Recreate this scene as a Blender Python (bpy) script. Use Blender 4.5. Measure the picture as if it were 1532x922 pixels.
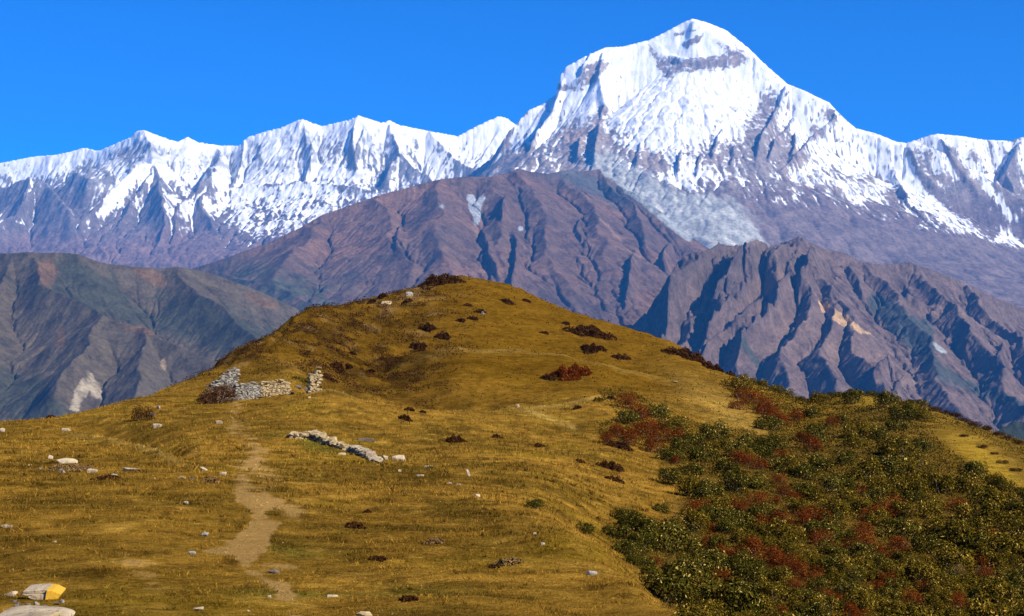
import bpy, math, random
import numpy as np
from mathutils import Vector

for o in list(bpy.data.objects):
    bpy.data.objects.remove(o)

# ------------------------------------------------------------------ camera
F, CX, HY = 2105.0, 766.0, 420.0          # focal length, centre and horizon in pixels of the 1532 px wide photograph
scene = bpy.context.scene
COL = scene.collection
cam = bpy.data.cameras.new('camera')
cam.sensor_width = 36.0
cam.lens = 36.0 * F / 1532.0
cam.shift_y = -41.0 / 1532.0
cam.clip_start, cam.clip_end = 0.5, 200000.0
cam_ob = bpy.data.objects.new('camera', cam)
cam_ob.rotation_euler = (math.pi / 2, 0, 0)
COL.objects.link(cam_ob)
scene.camera = cam_ob

# ------------------------------------------------------------------ light
SUN_AZ, SUN_EL = math.radians(124), math.radians(37)
world = bpy.data.worlds.new('World')
scene.world = world
world.use_nodes = True
wt = world.node_tree
sky = wt.nodes.new('ShaderNodeTexSky')
sky.sky_type = 'NISHITA'
sky.sun_disc = False
sky.sun_elevation = SUN_EL
sky.sun_rotation = SUN_AZ
sky.altitude = 3600
sky.air_density = 0.6
sky.dust_density = 0.2
sky.ozone_density = 6.0
hs = wt.nodes.new('ShaderNodeHueSaturation')
hs.inputs['Saturation'].default_value = 1.15
wt.links.new(sky.outputs[0], hs.inputs['Color'])
tint = wt.nodes.new('ShaderNodeMix'); tint.data_type = 'RGBA'; tint.blend_type = 'MULTIPLY'
tint.inputs[0].default_value = 1.0
tint.inputs[7].default_value = (0.03, 1.06, 1.55, 1.0)
wt.links.new(hs.outputs[0], tint.inputs[6])
bg = wt.nodes['Background']
wt.links.new(tint.outputs[2], bg.inputs[0])
bg.inputs[1].default_value = 0.085
sun = bpy.data.lights.new('sun', 'SUN')
sun.energy = 5.0
sun.angle = math.radians(0.5)
sun.color = (1.0, 0.92, 0.78)
sun_ob = bpy.data.objects.new('sun', sun)
sd = Vector((math.sin(SUN_AZ) * math.cos(SUN_EL), math.cos(SUN_AZ) * math.cos(SUN_EL), math.sin(SUN_EL)))
sun_ob.rotation_euler = sd.to_track_quat('Z', 'Y').to_euler()
COL.objects.link(sun_ob)
scene.view_settings.view_transform = 'Standard'
scene.view_settings.look = 'None'
scene.view_settings.exposure = 0.88
scene.view_settings.gamma = 1.0

# ------------------------------------------------------------------ helpers
def at(px, py, Y):
    return ((px - CX) / F * Y, Y, (HY - py) / F * Y)

def sstep(a, b, x):
    t = np.clip((x - a) / (b - a), 0, 1)
    return t * t * (3 - 2 * t)

def _hash(ix, iy, seed):
    h = (ix.astype(np.int64) * 374761393 + iy.astype(np.int64) * 668265263 + seed * 1442695041) & 0xffffffff
    h = ((h ^ (h >> 13)) * 1274126177) & 0xffffffff
    return (h ^ (h >> 16)) & 0xffff

_G = np.array([(math.cos(a), math.sin(a)) for a in np.arange(64) * 2 * math.pi / 64])

def perlin(x, y, seed=0):
    x = np.asarray(x, float); y = np.asarray(y, float)
    x, y = np.broadcast_arrays(x, y)
    ix, iy = np.floor(x), np.floor(y)
    fx, fy = x - ix, y - iy
    u, v = fx * fx * fx * (fx * (fx * 6 - 15) + 10), fy * fy * fy * (fy * (fy * 6 - 15) + 10)
    def g(dx, dy):
        k = _G[_hash(ix + dx, iy + dy, seed) & 63]
        return k[..., 0] * (fx - dx) + k[..., 1] * (fy - dy)
    a, b, c, d = g(0, 0), g(1, 0), g(0, 1), g(1, 1)
    return (a + (b - a) * u + (c - a) * v + (a - b - c + d) * u * v) * 1.5

def fbm(x, y, octs=4, seed=0, gain=0.5, lac=2.03):
    s, a, n = 0.0, 1.0, 0.0
    for k in range(octs):
        s = s + a * perlin(x * lac ** k + 17.3 * k, y * lac ** k - 9.1 * k, seed + k)
        n += a; a *= gain
    return s / n

def ridged(x, y, octs=4, seed=0, gain=0.5, lac=2.05):
    s, a, n = 0.0, 1.0, 0.0
    for k in range(octs):
        s = s + a * (1 - 2 * np.abs(perlin(x * lac ** k + 5.7 * k, y * lac ** k + 3.3 * k, seed + k)))
        n += a; a *= gain
    return s / n

def blur(H, k=1):
    for _ in range(k):
        P = np.pad(H, 1, mode='edge')
        H = (P[1:-1, 1:-1] * 4 + (P[:-2, 1:-1] + P[2:, 1:-1] + P[1:-1, :-2] + P[1:-1, 2:]) * 2
             + P[:-2, :-2] + P[2:, 2:] + P[:-2, 2:] + P[2:, :-2]) / 16
    return H

def tag(o, label, cat=None, group=None, kind=None):
    o['label'] = label
    if cat: o['category'] = cat
    if group: o['group'] = group
    if kind: o['kind'] = kind
    return o

def grid_mesh(name, X, Y, Z, keep=None):
    ny, nx = Z.shape
    me = bpy.data.meshes.new(name)
    co = np.stack([X, Y, Z], -1).reshape(-1, 3)
    idx = np.arange(nx * ny).reshape(ny, nx)
    q = np.stack([idx[:-1, :-1], idx[:-1, 1:], idx[1:, 1:], idx[1:, :-1]], -1).reshape(-1, 4)
    if keep is not None:
        kf = (keep[:-1, :-1] & keep[:-1, 1:] & keep[1:, 1:] & keep[1:, :-1]).reshape(-1)
        q = q[kf]
    used = np.zeros(nx * ny, bool); used[q.ravel()] = True
    remap = np.cumsum(used) - 1
    q = remap[q]
    mesh_arrays(me, co[used], q)
    return me, used

def mesh_arrays(me, co, faces, smooth=True):
    co = np.ascontiguousarray(co, np.float32); faces = np.asarray(faces)
    k = faces.shape[1]
    me.vertices.add(len(co)); me.vertices.foreach_set('co', co.ravel())
    me.loops.add(faces.size); me.loops.foreach_set('vertex_index', faces.ravel().astype(np.int32))
    me.polygons.add(len(faces))
    me.polygons.foreach_set('loop_start', np.arange(0, faces.size, k, dtype=np.int32))
    me.polygons.foreach_set('loop_total', np.full(len(faces), k, np.int32))
    me.polygons.foreach_set('use_smooth', np.full(len(faces), smooth, bool))
    me.update(); me.validate()

def set_attr(me, name, v, kind='FLOAT', dom='POINT'):
    a = me.attributes.new(name, kind, dom)
    if kind == 'FLOAT_COLOR':
        v = np.concatenate([v, np.ones((len(v), 1))], 1)
        a.data.foreach_set('color', np.ascontiguousarray(v, np.float32).ravel())
    else:
        a.data.foreach_set('value', np.ascontiguousarray(v, np.float32).ravel())

def link(name, me, mat, parent=None):
    o = bpy.data.objects.new(name, me)
    if mat is not None and not me.materials: me.materials.append(mat)
    COL.objects.link(o)
    if parent: o.parent = parent
    return o

class NT:
    """small node helper"""
    def __init__(s, name):
        s.m = bpy.data.materials.new(name); s.m.use_nodes = True
        s.t = s.m.node_tree; s.b = s.t.nodes['Principled BSDF']
    def n(s, typ, **kw):
        nd = s.t.nodes.new(typ)
        for k, v in kw.items(): setattr(nd, k, v)
        return nd
    def l(s, a, b): s.t.links.new(a, b)
    def attr(s, name, out='Fac'):
        return s.n('ShaderNodeAttribute', attribute_name=name).outputs[out]
    def math(s, op, a, b=None, clamp=False):
        nd = s.n('ShaderNodeMath', operation=op, use_clamp=clamp)
        for i, v in enumerate((a, b)):
            if v is None: continue
            if isinstance(v, (int, float)): nd.inputs[i].default_value = v
            else: s.l(v, nd.inputs[i])
        return nd.outputs[0]
    def noise(s, scale, detail=4, rough=0.55, vec=None, out='Fac'):
        nd = s.n('ShaderNodeTexNoise'); nd.inputs['Scale'].default_value = scale
        nd.inputs['Detail'].default_value = detail; nd.inputs['Roughness'].default_value = rough
        if vec is not None: s.l(vec, nd.inputs['Vector'])
        return nd.outputs[out]
    def mix(s, fac, a, b, mode='MIX'):
        nd = s.n('ShaderNodeMix', data_type='RGBA', blend_type=mode)
        for i, v in ((0, fac), (6, a), (7, b)):
            if isinstance(v, (int, float)): nd.inputs[i].default_value = v
            elif isinstance(v, tuple): nd.inputs[i].default_value = (*v, 1.0) if len(v) == 3 else v
            else: s.l(v, nd.inputs[i])
        return nd.outputs[2]
    def ramp(s, fac, a, b):
        nd = s.n('ShaderNodeMapRange', interpolation_type='SMOOTHSTEP')
        nd.inputs[1].default_value = a; nd.inputs[2].default_value = b
        s.l(fac, nd.inputs[0]); return nd.outputs[0]
    def bump(s, h, strength, dist):
        nd = s.n('ShaderNodeBump'); nd.inputs['Strength'].default_value = strength
        nd.inputs['Distance'].default_value = dist
        s.l(h, nd.inputs['Height']); s.l(nd.outputs[0], s.b.inputs['Normal'])
    def pos(s): return s.n('ShaderNodeNewGeometry').outputs['Position']

# ------------------------------------------------------------------ mountains: ridge skeleton, noise, running water, snow
def seg_height(X, Y, ridges, floor, soft=25.0):
    H = np.full(X.shape, float(floor))
    for pts, a, L, b in ridges:
        P = np.array([at(*p) for p in pts])
        best = None
        for p, q in zip(P[:-1], P[1:]):
            dx, dy = q[0] - p[0], q[1] - p[1]
            t = np.clip(((X - p[0]) * dx + (Y - p[1]) * dy) / (dx * dx + dy * dy + 1e-6), 0, 1)
            d = np.sqrt((X - p[0] - t * dx) ** 2 + (Y - p[1] - t * dy) ** 2)
            h = p[2] + (q[2] - p[2]) * t - a * (1 - np.exp(-d / L)) - b * d
            best = h if best is None else np.maximum(best, h)
        m = np.maximum(H, best)
        H = m + soft * np.log1p(np.exp(-np.abs(H - best) / soft))
    return H

def erode(H, cell, nd, steps, batches, cap=5.0, ero=0.3, dep=0.15, inertia=0.08, grav=4.0, evap=0.02, seed=1, lim=0.3):
    rng = np.random.default_rng(seed)
    h = (H / cell).astype(np.float64)
    ny, nx = h.shape
    hf = h.ravel()
    flow = np.zeros(hf.size)
    for b in range(batches):
        x = rng.random(nd) * (nx - 3) + 1; y = rng.random(nd) * (ny - 3) + 1
        dx = np.zeros(nd); dy = np.zeros(nd); sp = np.ones(nd); w = np.ones(nd); s = np.zeros(nd)
        for t in range(steps):
            ix = x.astype(np.int64); iy = y.astype(np.int64)
            fx = x - ix; fy = y - iy; i0 = iy * nx + ix
            a, bb, c, d = hf[i0], hf[i0 + 1], hf[i0 + nx], hf[i0 + nx + 1]
            gx = (bb - a) * (1 - fy) + (d - c) * fy
            gy = (c - a) * (1 - fx) + (d - bb) * fx
            hh = (a * (1 - fx) + bb * fx) * (1 - fy) + (c * (1 - fx) + d * fx) * fy
            dx = dx * inertia - gx * (1 - inertia); dy = dy * inertia - gy * (1 - inertia)
            n = np.sqrt(dx * dx + dy * dy) + 1e-9
            dx /= n; dy /= n
            X2 = x + dx; Y2 = y + dy
            ok = (X2 > 1) & (X2 < nx - 2) & (Y2 > 1) & (Y2 < ny - 2)
            if not ok.all():
                x, y, dx, dy, sp, w, s, X2, Y2, i0, fx, fy, hh = [v[ok] for v in (x, y, dx, dy, sp, w, s, X2, Y2, i0, fx, fy, hh)]
                if len(x) == 0: break
            jx = X2.astype(np.int64); jy = Y2.astype(np.int64); gx2 = X2 - jx; gy2 = Y2 - jy; j0 = jy * nx + jx
            h2 = (hf[j0] * (1 - gx2) + hf[j0 + 1] * gx2) * (1 - gy2) + (hf[j0 + nx] * (1 - gx2) + hf[j0 + nx + 1] * gx2) * gy2
            dh = h2 - hh
            cc = np.maximum(-dh, 0.01) * sp * w * cap
            up = dh > 0
            de = np.where(up, np.minimum(dh, s), np.where(s > cc, (s - cc) * dep, -np.minimum((cc - s) * ero, np.maximum(-dh, 0) * lim)))
            de = np.clip(de, -0.03, 0.03)
            s = np.maximum(s - de, 0)
            for off, wt_ in ((0, (1 - fx) * (1 - fy)), (1, fx * (1 - fy)), (nx, (1 - fx) * fy), (nx + 1, fx * fy)):
                np.add.at(hf, i0 + off, de * wt_)
            np.add.at(flow, i0, w)
            sp = np.sqrt(np.maximum(sp * sp - dh * grav, 0.01)); sp = np.minimum(sp, 6)
            w = w * (1 - evap)
            x, y = X2, Y2
    return hf.reshape(ny, nx) * cell, flow.reshape(ny, nx)

def fit_skyline(X, Y, Z, line, zlow, zhigh_frac=0.85, ymax=None):
    """lift or lower the crest so that the outline follows the traced ridge line"""
    px = CX + X / Y * F; py = HY - Z / Y * F
    xs, ys = zip(*line)
    e = np.arange(xs[0], xs[-1] + 1, 2.0)
    b = ((px - xs[0]) / 2.0).astype(int)
    ok = (b >= 0) & (b < len(e))
    cur = np.full(len(e), 1e9)
    np.minimum.at(cur, b[ok], py[ok])
    tgt = np.interp(e, xs, ys)
    good = cur < 1e8
    cur = np.interp(e, e[good], cur[good])
    d0 = np.clip(cur - tgt, -60, 60)                       # pixels to raise
    d = np.interp(px, e, d0, left=d0[0], right=d0[-1])
    top = np.interp(px, e, cur)
    low = HY - zlow / Y * F
    w = np.clip((low - py) / np.maximum(low - top, 1), 0, 1.05)
    k = np.exp(-0.5 * (np.arange(-45, 46) / 15.0) ** 2); k /= k.sum()
    ds = np.convolve(np.pad(d0, 45, mode='edge'), k, 'valid')
    dl = np.interp(px, e, ds, left=ds[0], right=ds[-1])
    near = np.clip(1 - np.abs(py - top) / 28.0, 0, 1) ** 1.5
    return Z + (dl * w ** 1.5 + (d - dl) * near) * Y / F

def ell(px, py, cx, cy, rx, ry, ang=0):
    c, s = math.cos(math.radians(ang)), math.sin(math.radians(ang))
    u = (px - cx) * c + (py - cy) * s; v = -(px - cx) * s + (py - cy) * c
    return np.exp(-((u / rx) ** 2 + (v / ry) ** 2))

def lin(px, py, pts, wid):
    best = None
    for (x0, y0), (x1, y1) in zip(pts[:-1], pts[1:]):
        dx, dy = x1 - x0, y1 - y0
        t = np.clip(((px - x0) * dx + (py - y0) * dy) / (dx * dx + dy * dy), 0, 1)
        d = (px - x0 - t * dx) ** 2 + (py - y0 - t * dy) ** 2
        best = d if best is None else np.minimum(best, d)
    return np.exp(-best / wid ** 2)

def fin(px, py, pts, wl, wr):
    """a rib of rock with one steep side: left of the line it drops within wl, right of it it fades over wr"""
    best = sd = tt = None
    n = len(pts) - 1
    for i, ((x0, y0), (x1, y1)) in enumerate(zip(pts[:-1], pts[1:])):
        dx, dy = x1 - x0, y1 - y0; L = math.hypot(dx, dy)
        t = np.clip(((px - x0) * dx + (py - y0) * dy) / (L * L), 0, 1)
        d = np.hypot(px - x0 - t * dx, py - y0 - t * dy)
        sg = np.where((px - x0) * dy - (py - y0) * dx > 0, 1.0, -1.0)
        if best is None: best, sd, tt = d, sg, (i + t) / n
        else:
            c = d < best
            sd = np.where(c, sg, sd); tt = np.where(c, (i + t) / n, tt); best = np.minimum(best, d)
    f = np.where(sd > 0, np.clip(1 - best / wr, 0, 1) ** 1.3, np.clip(1 - best / wl, 0, 1))
    return f * np.clip(np.minimum(tt, 1 - tt) * 5 + 0.15, 0, 1)

def poly(px, py, pts):
    ins = np.zeros(px.shape, bool)
    for (x0, y0), (x1, y1) in zip(pts, pts[1:] + pts[:1]):
        c = ((y0 > py) != (y1 > py)) & (px < (x1 - x0) * (py - y0) / (y1 - y0 + 1e-9) + x0)
        ins ^= c
    return ins.astype(float)

def mixc(a, b, t):
    return a * (1 - t[..., None]) + np.array(b) * t[..., None]

def rock_material(name, unit, snow=True, bump=0.5):
    m = NT(name)
    p = m.pos()
    n1 = m.noise(1 / (unit * 14), 8, 0.65, p)
    n2 = m.noise(1 / (unit * 3.0), 6, 0.6, p)
    c = m.attr('base', 'Color')
    v = m.math('ADD', m.math('MULTIPLY', n1, 0.9), m.math('MULTIPLY', n2, 0.7))
    c = m.mix(1.0, c, m.n('ShaderNodeCombineColor').outputs[0], 'MULTIPLY') if False else m.mix(m.ramp(v, 0.5, 1.15), m.mix(1.0, c, (0.48, 0.48, 0.51), 'MULTIPLY'), m.mix(1.0, c, (1.6, 1.57, 1.52), 'MULTIPLY'))
    rough = 0.9
    if snow:
        sm = m.attr('snow')
        nn = m.math('ADD', m.math('MULTIPLY', m.math('SUBTRACT', n2, 0.5), 0.55), m.math('MULTIPLY', m.math('SUBTRACT', n1, 0.5), 0.55))
        sn = m.math('ADD', sm, nn)
        c = m.mix(m.math('MULTIPLY', m.ramp(sn, 0.15, 0.48), 0.45), c, (0.62, 0.64, 0.68))
        k = m.ramp(sn, 0.43, 0.58)
        c = m.mix(k, c, m.mix(m.attr('grit'), (0.90, 0.90, 0.91), (0.22, 0.225, 0.25)))
    m.l(c, m.b.inputs['Base Color'])
    m.b.inputs['Roughness'].default_value = rough
    m.b.inputs['Specular IOR Level'].default_value = 0.15
    m.bump(v, bump, unit * 1.2)
    return m.m

def massif(name, label, xr, yr, cell, ridges, floor, line, noise, ero, paint, mat, warp=(0, 1000), seed=1, fine=(), fins=(), smooth=None, aniso=1.0, fmask=None):
    xs = np.arange(xr[0], xr[1] + cell, cell); ys = np.arange(yr[0], yr[1] + cell, cell)
    X, Y = np.meshgrid(xs, ys)
    wx = X + warp[0] * fbm(X / warp[1], Y / warp[1], 4, seed + 50)
    wy = Y + warp[0] * fbm(X / warp[1], Y / warp[1], 4, seed + 60)
    H = seg_height(wx, wy, ridges, floor)
    for amp, wave, kind in noise:
        f = ridged if kind == 'r' else fbm
        H = H + amp * f(X / wave, Y / wave, 6, seed + 7)
    H = fit_skyline(X, Y, H, line, floor)
    flow = np.zeros_like(H)
    if ero:
        H0 = H
        H, flow = erode(H, cell, seed=seed, **ero)
        H = blur(H, 1) * 0.3 + H * 0.7
    px = CX + X / Y * F; py = HY - H / Y * F
    if smooth is not None:
        k = smooth(px, py); H = H * (1 - k) + blur(H, 7) * k
    jx = 4 * fbm(px / 18, py / 18, 3, seed + 81); jy = 3 * fbm(px / 15, py / 15, 2, seed + 83)
    for A, wl, wr, pts in fins:
        H = H + A * fin(px + jx, py + jy, pts, wl, wr)
    fm = 1.0 if fmask is None else fmask(px, py)
    for amp, wave in fine:
        H = H + fm * amp * ridged(X / wave, Y / wave / aniso, 3, seed + 17) * np.clip(0.6 + fbm(X / wave / 7, Y / wave / 7, 2, seed + 19), 0.1, 1.4)
    H = fit_skyline(X, Y, H, line, floor)
    H[0, :] = H[-1, :] = H[:, 0] = H[:, -1] = -1700
    px = CX + X / Y * F; py = HY - H / Y * F
    gy, gx = np.gradient(H, cell)
    slope = np.sqrt(gx * gx + gy * gy)
    curv = H - blur(H, 6)
    fl_ = np.log1p(flow); fl_ = np.clip((fl_ - blur(fl_, 12)) / (fl_.std() + 1e-6), -2, 2.5)
    pxw = px + 5 * fbm(px / 16, py / 16, 4, seed + 91); pyw = py + 4 * fbm(px / 14, py / 14, 4, seed + 93)
    base, snow, *grit = paint(dict(X=X, Y=Y, Z=H, px=pxw, py=pyw, slope=slope, gx=gx, gy=gy, curv=curv, flow=fl_, cell=cell))
    me, used = grid_mesh(name, X, Y, H)
    set_attr(me, 'base', base.reshape(-1, 3)[used], 'FLOAT_COLOR')
    if snow is not None: set_attr(me, 'snow', snow.reshape(-1)[used]); set_attr(me, 'grit', np.clip(grit[0], 0, 1).reshape(-1)[used])
    o = link(name, me, mat)
    tag(o, label, kind='structure')
    return o
# ------------------------------------------------------------------ the five massifs
def W(px, Y): return (px - CX) / F * Y

# --- the great snow peak with its apron and the glacier ridge on its right
PEAK_LINE = [(640, 330), (700, 262), (735, 236), (760, 197), (790, 165), (812, 155), (830, 141), (837, 113), (846, 100), (875, 84), (905, 71), (930, 70), (970, 60), (1000, 45), (1020, 34), (1035, 28), (1055, 33), (1085, 45), (1120, 73), (1150, 102), (1178, 126), (1205, 137), (1240, 154), (1262, 177), (1280, 192), (1310, 200), (1340, 212), (1356, 214), (1385, 204), (1400, 200), (1440, 204), (1470, 209), (1510, 211), (1532, 204), (1570, 190), (1650, 215), (1760, 230)]
peak_ridges = [
    ([(700, 280, 25200), (735, 236, 25300), (790, 165, 25600), (830, 141, 25700), (840, 108, 25800), (875, 84, 25800), (905, 71, 25900), (970, 60, 26000), (1035, 28, 26000), (1085, 45, 25900), (1150, 102, 25800), (1178, 126, 25700), (1240, 154, 25600), (1262, 177, 25500), (1280, 192, 25700), (1310, 200, 26200), (1350, 214, 26800), (1400, 200, 26600), (1470, 209, 26700), (1532, 204, 26600), (1570, 190, 26600), (1650, 215, 26800), (1760, 230, 27000)], 1900, 1500, 0.42),
    # spurs of the face
    ([(840, 118, 25700), (822, 165, 25050), (800, 205, 24400), (785, 245, 23800)], 900, 500, 0.5),
    ([(905, 75, 25800), (893, 110, 25350), (905, 160, 24700), (893, 205, 24200), (880, 262, 23500)], 800, 600, 0.45),
    ([(1035, 32, 25900), (1020, 95, 25450), (1000, 150, 24900), (960, 215, 24200), (935, 262, 23500)], 220, 900, 0.55),
    ([(1070, 60, 25800), (1080, 120, 25300), (1075, 180, 24700), (1055, 225, 24100), (1040, 270, 23500)], 220, 700, 0.55),
    ([(1178, 126, 25700), (1172, 150, 25300), (1158, 190, 24800), (1140, 225, 24300), (1128, 250, 23900)], 800, 420, 0.55),
    ([(1190, 150, 25500), (1186, 190, 24900), (1165, 215, 24500), (1148, 246, 24100)], 700, 420, 0.5),
    ([(1262, 177, 25500), (1248, 195, 25000), (1232, 215, 24600), (1210, 232, 24200), (1165, 262, 23700)], 800, 420, 0.5),
    ([(1265, 180, 25500), (1300, 240, 24800), (1345, 290, 24100), (1400, 340, 23400), (1440, 372, 22800)], 700, 500, 0.42),
    ([(1240, 165, 25600), (1275, 250, 24200), (1320, 320, 23200)], 700, 500, 0.42),
    # right massif beyond the glacier
    ([(1358, 214, 26800), (1372, 255, 26000), (1410, 295, 25200), (1460, 330, 24400), (1490, 350, 24000)], 800, 500, 0.5),
    ([(1400, 200, 26600), (1440, 260, 25700), (1490, 320, 24800), (1530, 355, 24200)], 700, 450, 0.55),
    ([(1532, 204, 26600), (1500, 255, 26000), (1520, 300, 25400), (1560, 350, 24700)], 700, 450, 0.55),
    # bare apron below
    ([(880, 250, 23600), (960, 300, 21600), (1040, 352, 19800), (1120, 410, 18000)], 250, 600, 0.30),
    ([(1040, 275, 23600), (1070, 320, 21800), (1140, 370, 20000), (1200, 440, 18000), (1230, 500, 16600)], 250, 700, 0.28),
    ([(1165, 265, 23700), (1230, 312, 22000), (1330, 372, 20000), (1450, 440, 18200), (1560, 510, 16600)], 250, 700, 0.26),
    ([(1350, 328, 23000), (1420, 370, 21600), (1532, 420, 20000), (1620, 470, 18600)], 250, 600, 0.28),
]
SCAR = [(895, 250), (925, 245), (960, 300), (1000, 322), (1035, 318), (1085, 305), (1118, 330), (1140, 375), (1100, 385), (1060, 375), (1020, 350), (960, 310), (915, 280)]

def paint_peak(g):
    px, py, Z, sl = g['px'], g['py'], g['Z'], g['slope']
    x, y = g['X'], g['Y']
    rock = np.zeros(px.shape + (3,)) + np.array((0.235, 0.195, 0.175))
    n = fbm(x / 900, y / 900, 5, 301)
    rock = mixc(rock, (0.30, 0.235, 0.19), sstep(-0.1, 0.4, n))
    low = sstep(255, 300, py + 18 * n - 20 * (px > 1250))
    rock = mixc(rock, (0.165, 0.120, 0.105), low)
    gt = np.clip(ell(px, py, 1075, 335, 62, 40, 25) * 1.5 + lin(px, py, [(905, 250), (960, 292), (1010, 340), (1060, 372)], 24) * 1.2 + lin(px, py, [(930, 255), (1000, 300), (1050, 318)], 14), 0, 1)
    streak = fbm((px * 0.8 - py) / 14, (px * .8 + py) / 90, 4, 311)
    gt = sstep(0.3, 0.75, gt + 0.5 * streak * (gt > 0.1))
    sk = fbm((px * 0.75 - py) / 7, (px * .75 + py) / 110, 5, 313, 0.65)
    rock = mixc(rock, (0.36, 0.36, 0.33), gt)
    rock = rock * (1 + (0.55 * np.clip(sk, -.6, .6) * gt)[..., None])
    rock = mixc(rock, (0.36, 0.25, 0.17), np.clip(ell(px, py, 862, 205, 16, 14), 0, 1) * 0.8)
    # snow
    line_ = 212 + 0.0 * px
    line_ = np.interp(px, [640, 735, 790, 850, 900, 950, 1000, 1050, 1100, 1150, 1200, 1260, 1320, 1380, 1420, 1470, 1532, 1600], [255, 252, 246, 238, 245, 268, 282, 285, 268, 252, 258, 285, 308, 325, 315, 305, 300, 305])
    fl = fbm(x / 190, y / 560, 5, 321) + 0.7 * fbm(x / 60, y / 170, 3, 323)
    s = 0.5 + (line_ - py) / 95 - 0.16 * (sl - 1.25) + 0.6 * n * sstep(120, 220, py) + 1.0 * fl * sstep(40, 210, py) + 0.05 - 0.35 * sstep(150, 230, py) - 0.011 * np.clip(g['curv'], -40, 40) * sstep(60, 180, py)
    s = s + (0.30 * np.clip(-g['gx'], -1.2, 1.2) + 0.13 * g['flow']) * sstep(90, 190, py)
    s = np.minimum(s, 1.15 - 0.25 * (sl > 2.2) + 0.5 * fl)
    # bare rock bands and buttresses that the photograph shows
    def rk(w, *e): return -w * ell(px, py, *e)
    nz = 2.1 * np.clip(fbm(x / 110, Z / 70, 5, 331, 0.62) + 0.36, 0, 1)
    bare = (ell(px, py, 892, 102, 20, 8, -22) * 1.3 + ell(px, py, 880, 122, 14, 6, -15) + ell(px, py, 850, 132, 14, 4, 5)
            + ell(px, py, 1058, 95, 44, 8, -3) * 1.5 + ell(px, py, 1096, 84, 18, 10, -18) + ell(px, py, 988, 92, 26, 6, 55) * .9 + ell(px, py, 1003, 112, 14, 5, -35) * .9 + ell(px, py, 1075, 66, 14, 6, 20) * .5 + ell(px, py, 1018, 100, 16, 6, 20)
            + ell(px, py, 1036, 62, 16, 4, -35) + ell(px, py, 1018, 50, 9, 3, -15) + ell(px, py, 1035, 47, 6, 3, 0)
            + ell(px, py, 905, 165, 10, 8) * .8 + ell(px, py, 1150, 160, 18, 24, 20) * .9 + ell(px, py, 1138, 205, 22, 30, 15) * 1.1 + ell(px, py, 1195, 238, 22, 12, -20) * .9
            + ell(px, py, 1240, 172, 12, 9) + ell(px, py, 1222, 198, 13, 11) + ell(px, py, 1178, 215, 10, 20, 10) + ell(px, py, 1160, 225, 10, 18, 10)
            + ell(px, py, 860, 215, 22, 30) * 1.2 + ell(px, py, 905, 225, 16, 30) * 1.3 + ell(px, py, 785, 236, 30, 13, -20) * .6 + ell(px, py, 890, 190, 12, 18) * .9
            + ell(px, py, 970, 240, 26, 14, 20) + ell(px, py, 1080, 230, 34, 22) * .6 + ell(px, py, 1385, 238, 12, 16) * .7 + ell(px, py, 1405, 265, 14, 12) * .8 + ell(px, py, 1445, 290, 18, 14, 30) + ell(px, py, 1480, 330, 14, 16, 30) + ell(px, py, 1512, 280, 12, 22) * .9 + ell(px, py, 1455, 235, 10, 12) * .7 + ell(px, py, 1335, 300, 12, 14) + ell(px, py, 1300, 270, 10, 12) * .6 + ell(px, py, 1365, 330, 12, 8) * .8 + lin(px, py, [(1362, 228), (1372, 255), (1395, 285), (1440, 318), (1485, 348)], 9) * .9 + lin(px, py, [(1420, 225), (1450, 265), (1478, 300)], 7) * .8)
    s = s - 2.0 * np.clip(bare, 0, 1.4) * nz
    white = (lin(px, py, [(1345, 218), (1362, 260), (1385, 295), (1430, 330), (1490, 352), (1560, 380)], 15) * 1.3
             + lin(px, py, [(1330, 225), (1352, 258)], 16) + lin(px, py, [(1440, 225), (1475, 280), (1520, 330)], 7) * .8
             + ell(px, py, 1000, 165, 70, 45) * .5 + lin(px, py, [(1040, 262), (1000, 282)], 9) * .5 + lin(px, py, [(930, 285), (1000, 262), (1040, 285)], 7) * .6
             + ell(px, py, 875, 222, 7, 16) * 0.9 + ell(px, py, 1305, 255, 50, 40, 35) * .55 + ell(px, py, 1215, 230, 40, 40) * .4 + ell(px, py, 790, 200, 40, 26) * .4 + ell(px, py, 1160, 190, 30, 40) * .15)
    s = s + np.clip(white, 0, 1.2)
    s = s - 1.1 * sstep(0.20, 0.42, fbm(x / 75, Z / 130, 4, 341, 0.6)) * sstep(70, 130, py)
    s = s - 1.5 * gt * sstep(245, 265, py)
    s = s - 1.2 * sstep(300, 345, py - np.interp(px, [1250, 1350, 1532], [0, 25, 60])) 
    st = fbm(x / 45, Z / 260, 4, 351, 0.6) + 0.5 * fbm(x / 160, Z / 120, 4, 353)
    grit = sstep(0.05, 0.45, st + 0.10 * g['curv'] / 10) * (0.35 + 0.4 * sstep(120, 200, py) + 0.3 * (px > 1130)) + 0.5 * np.clip(bare, 0, 1)
    grit = grit * sstep(2, 12, py - np.interp(px, *zip(*PEAK_LINE)))
    return rock, s, grit

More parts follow.
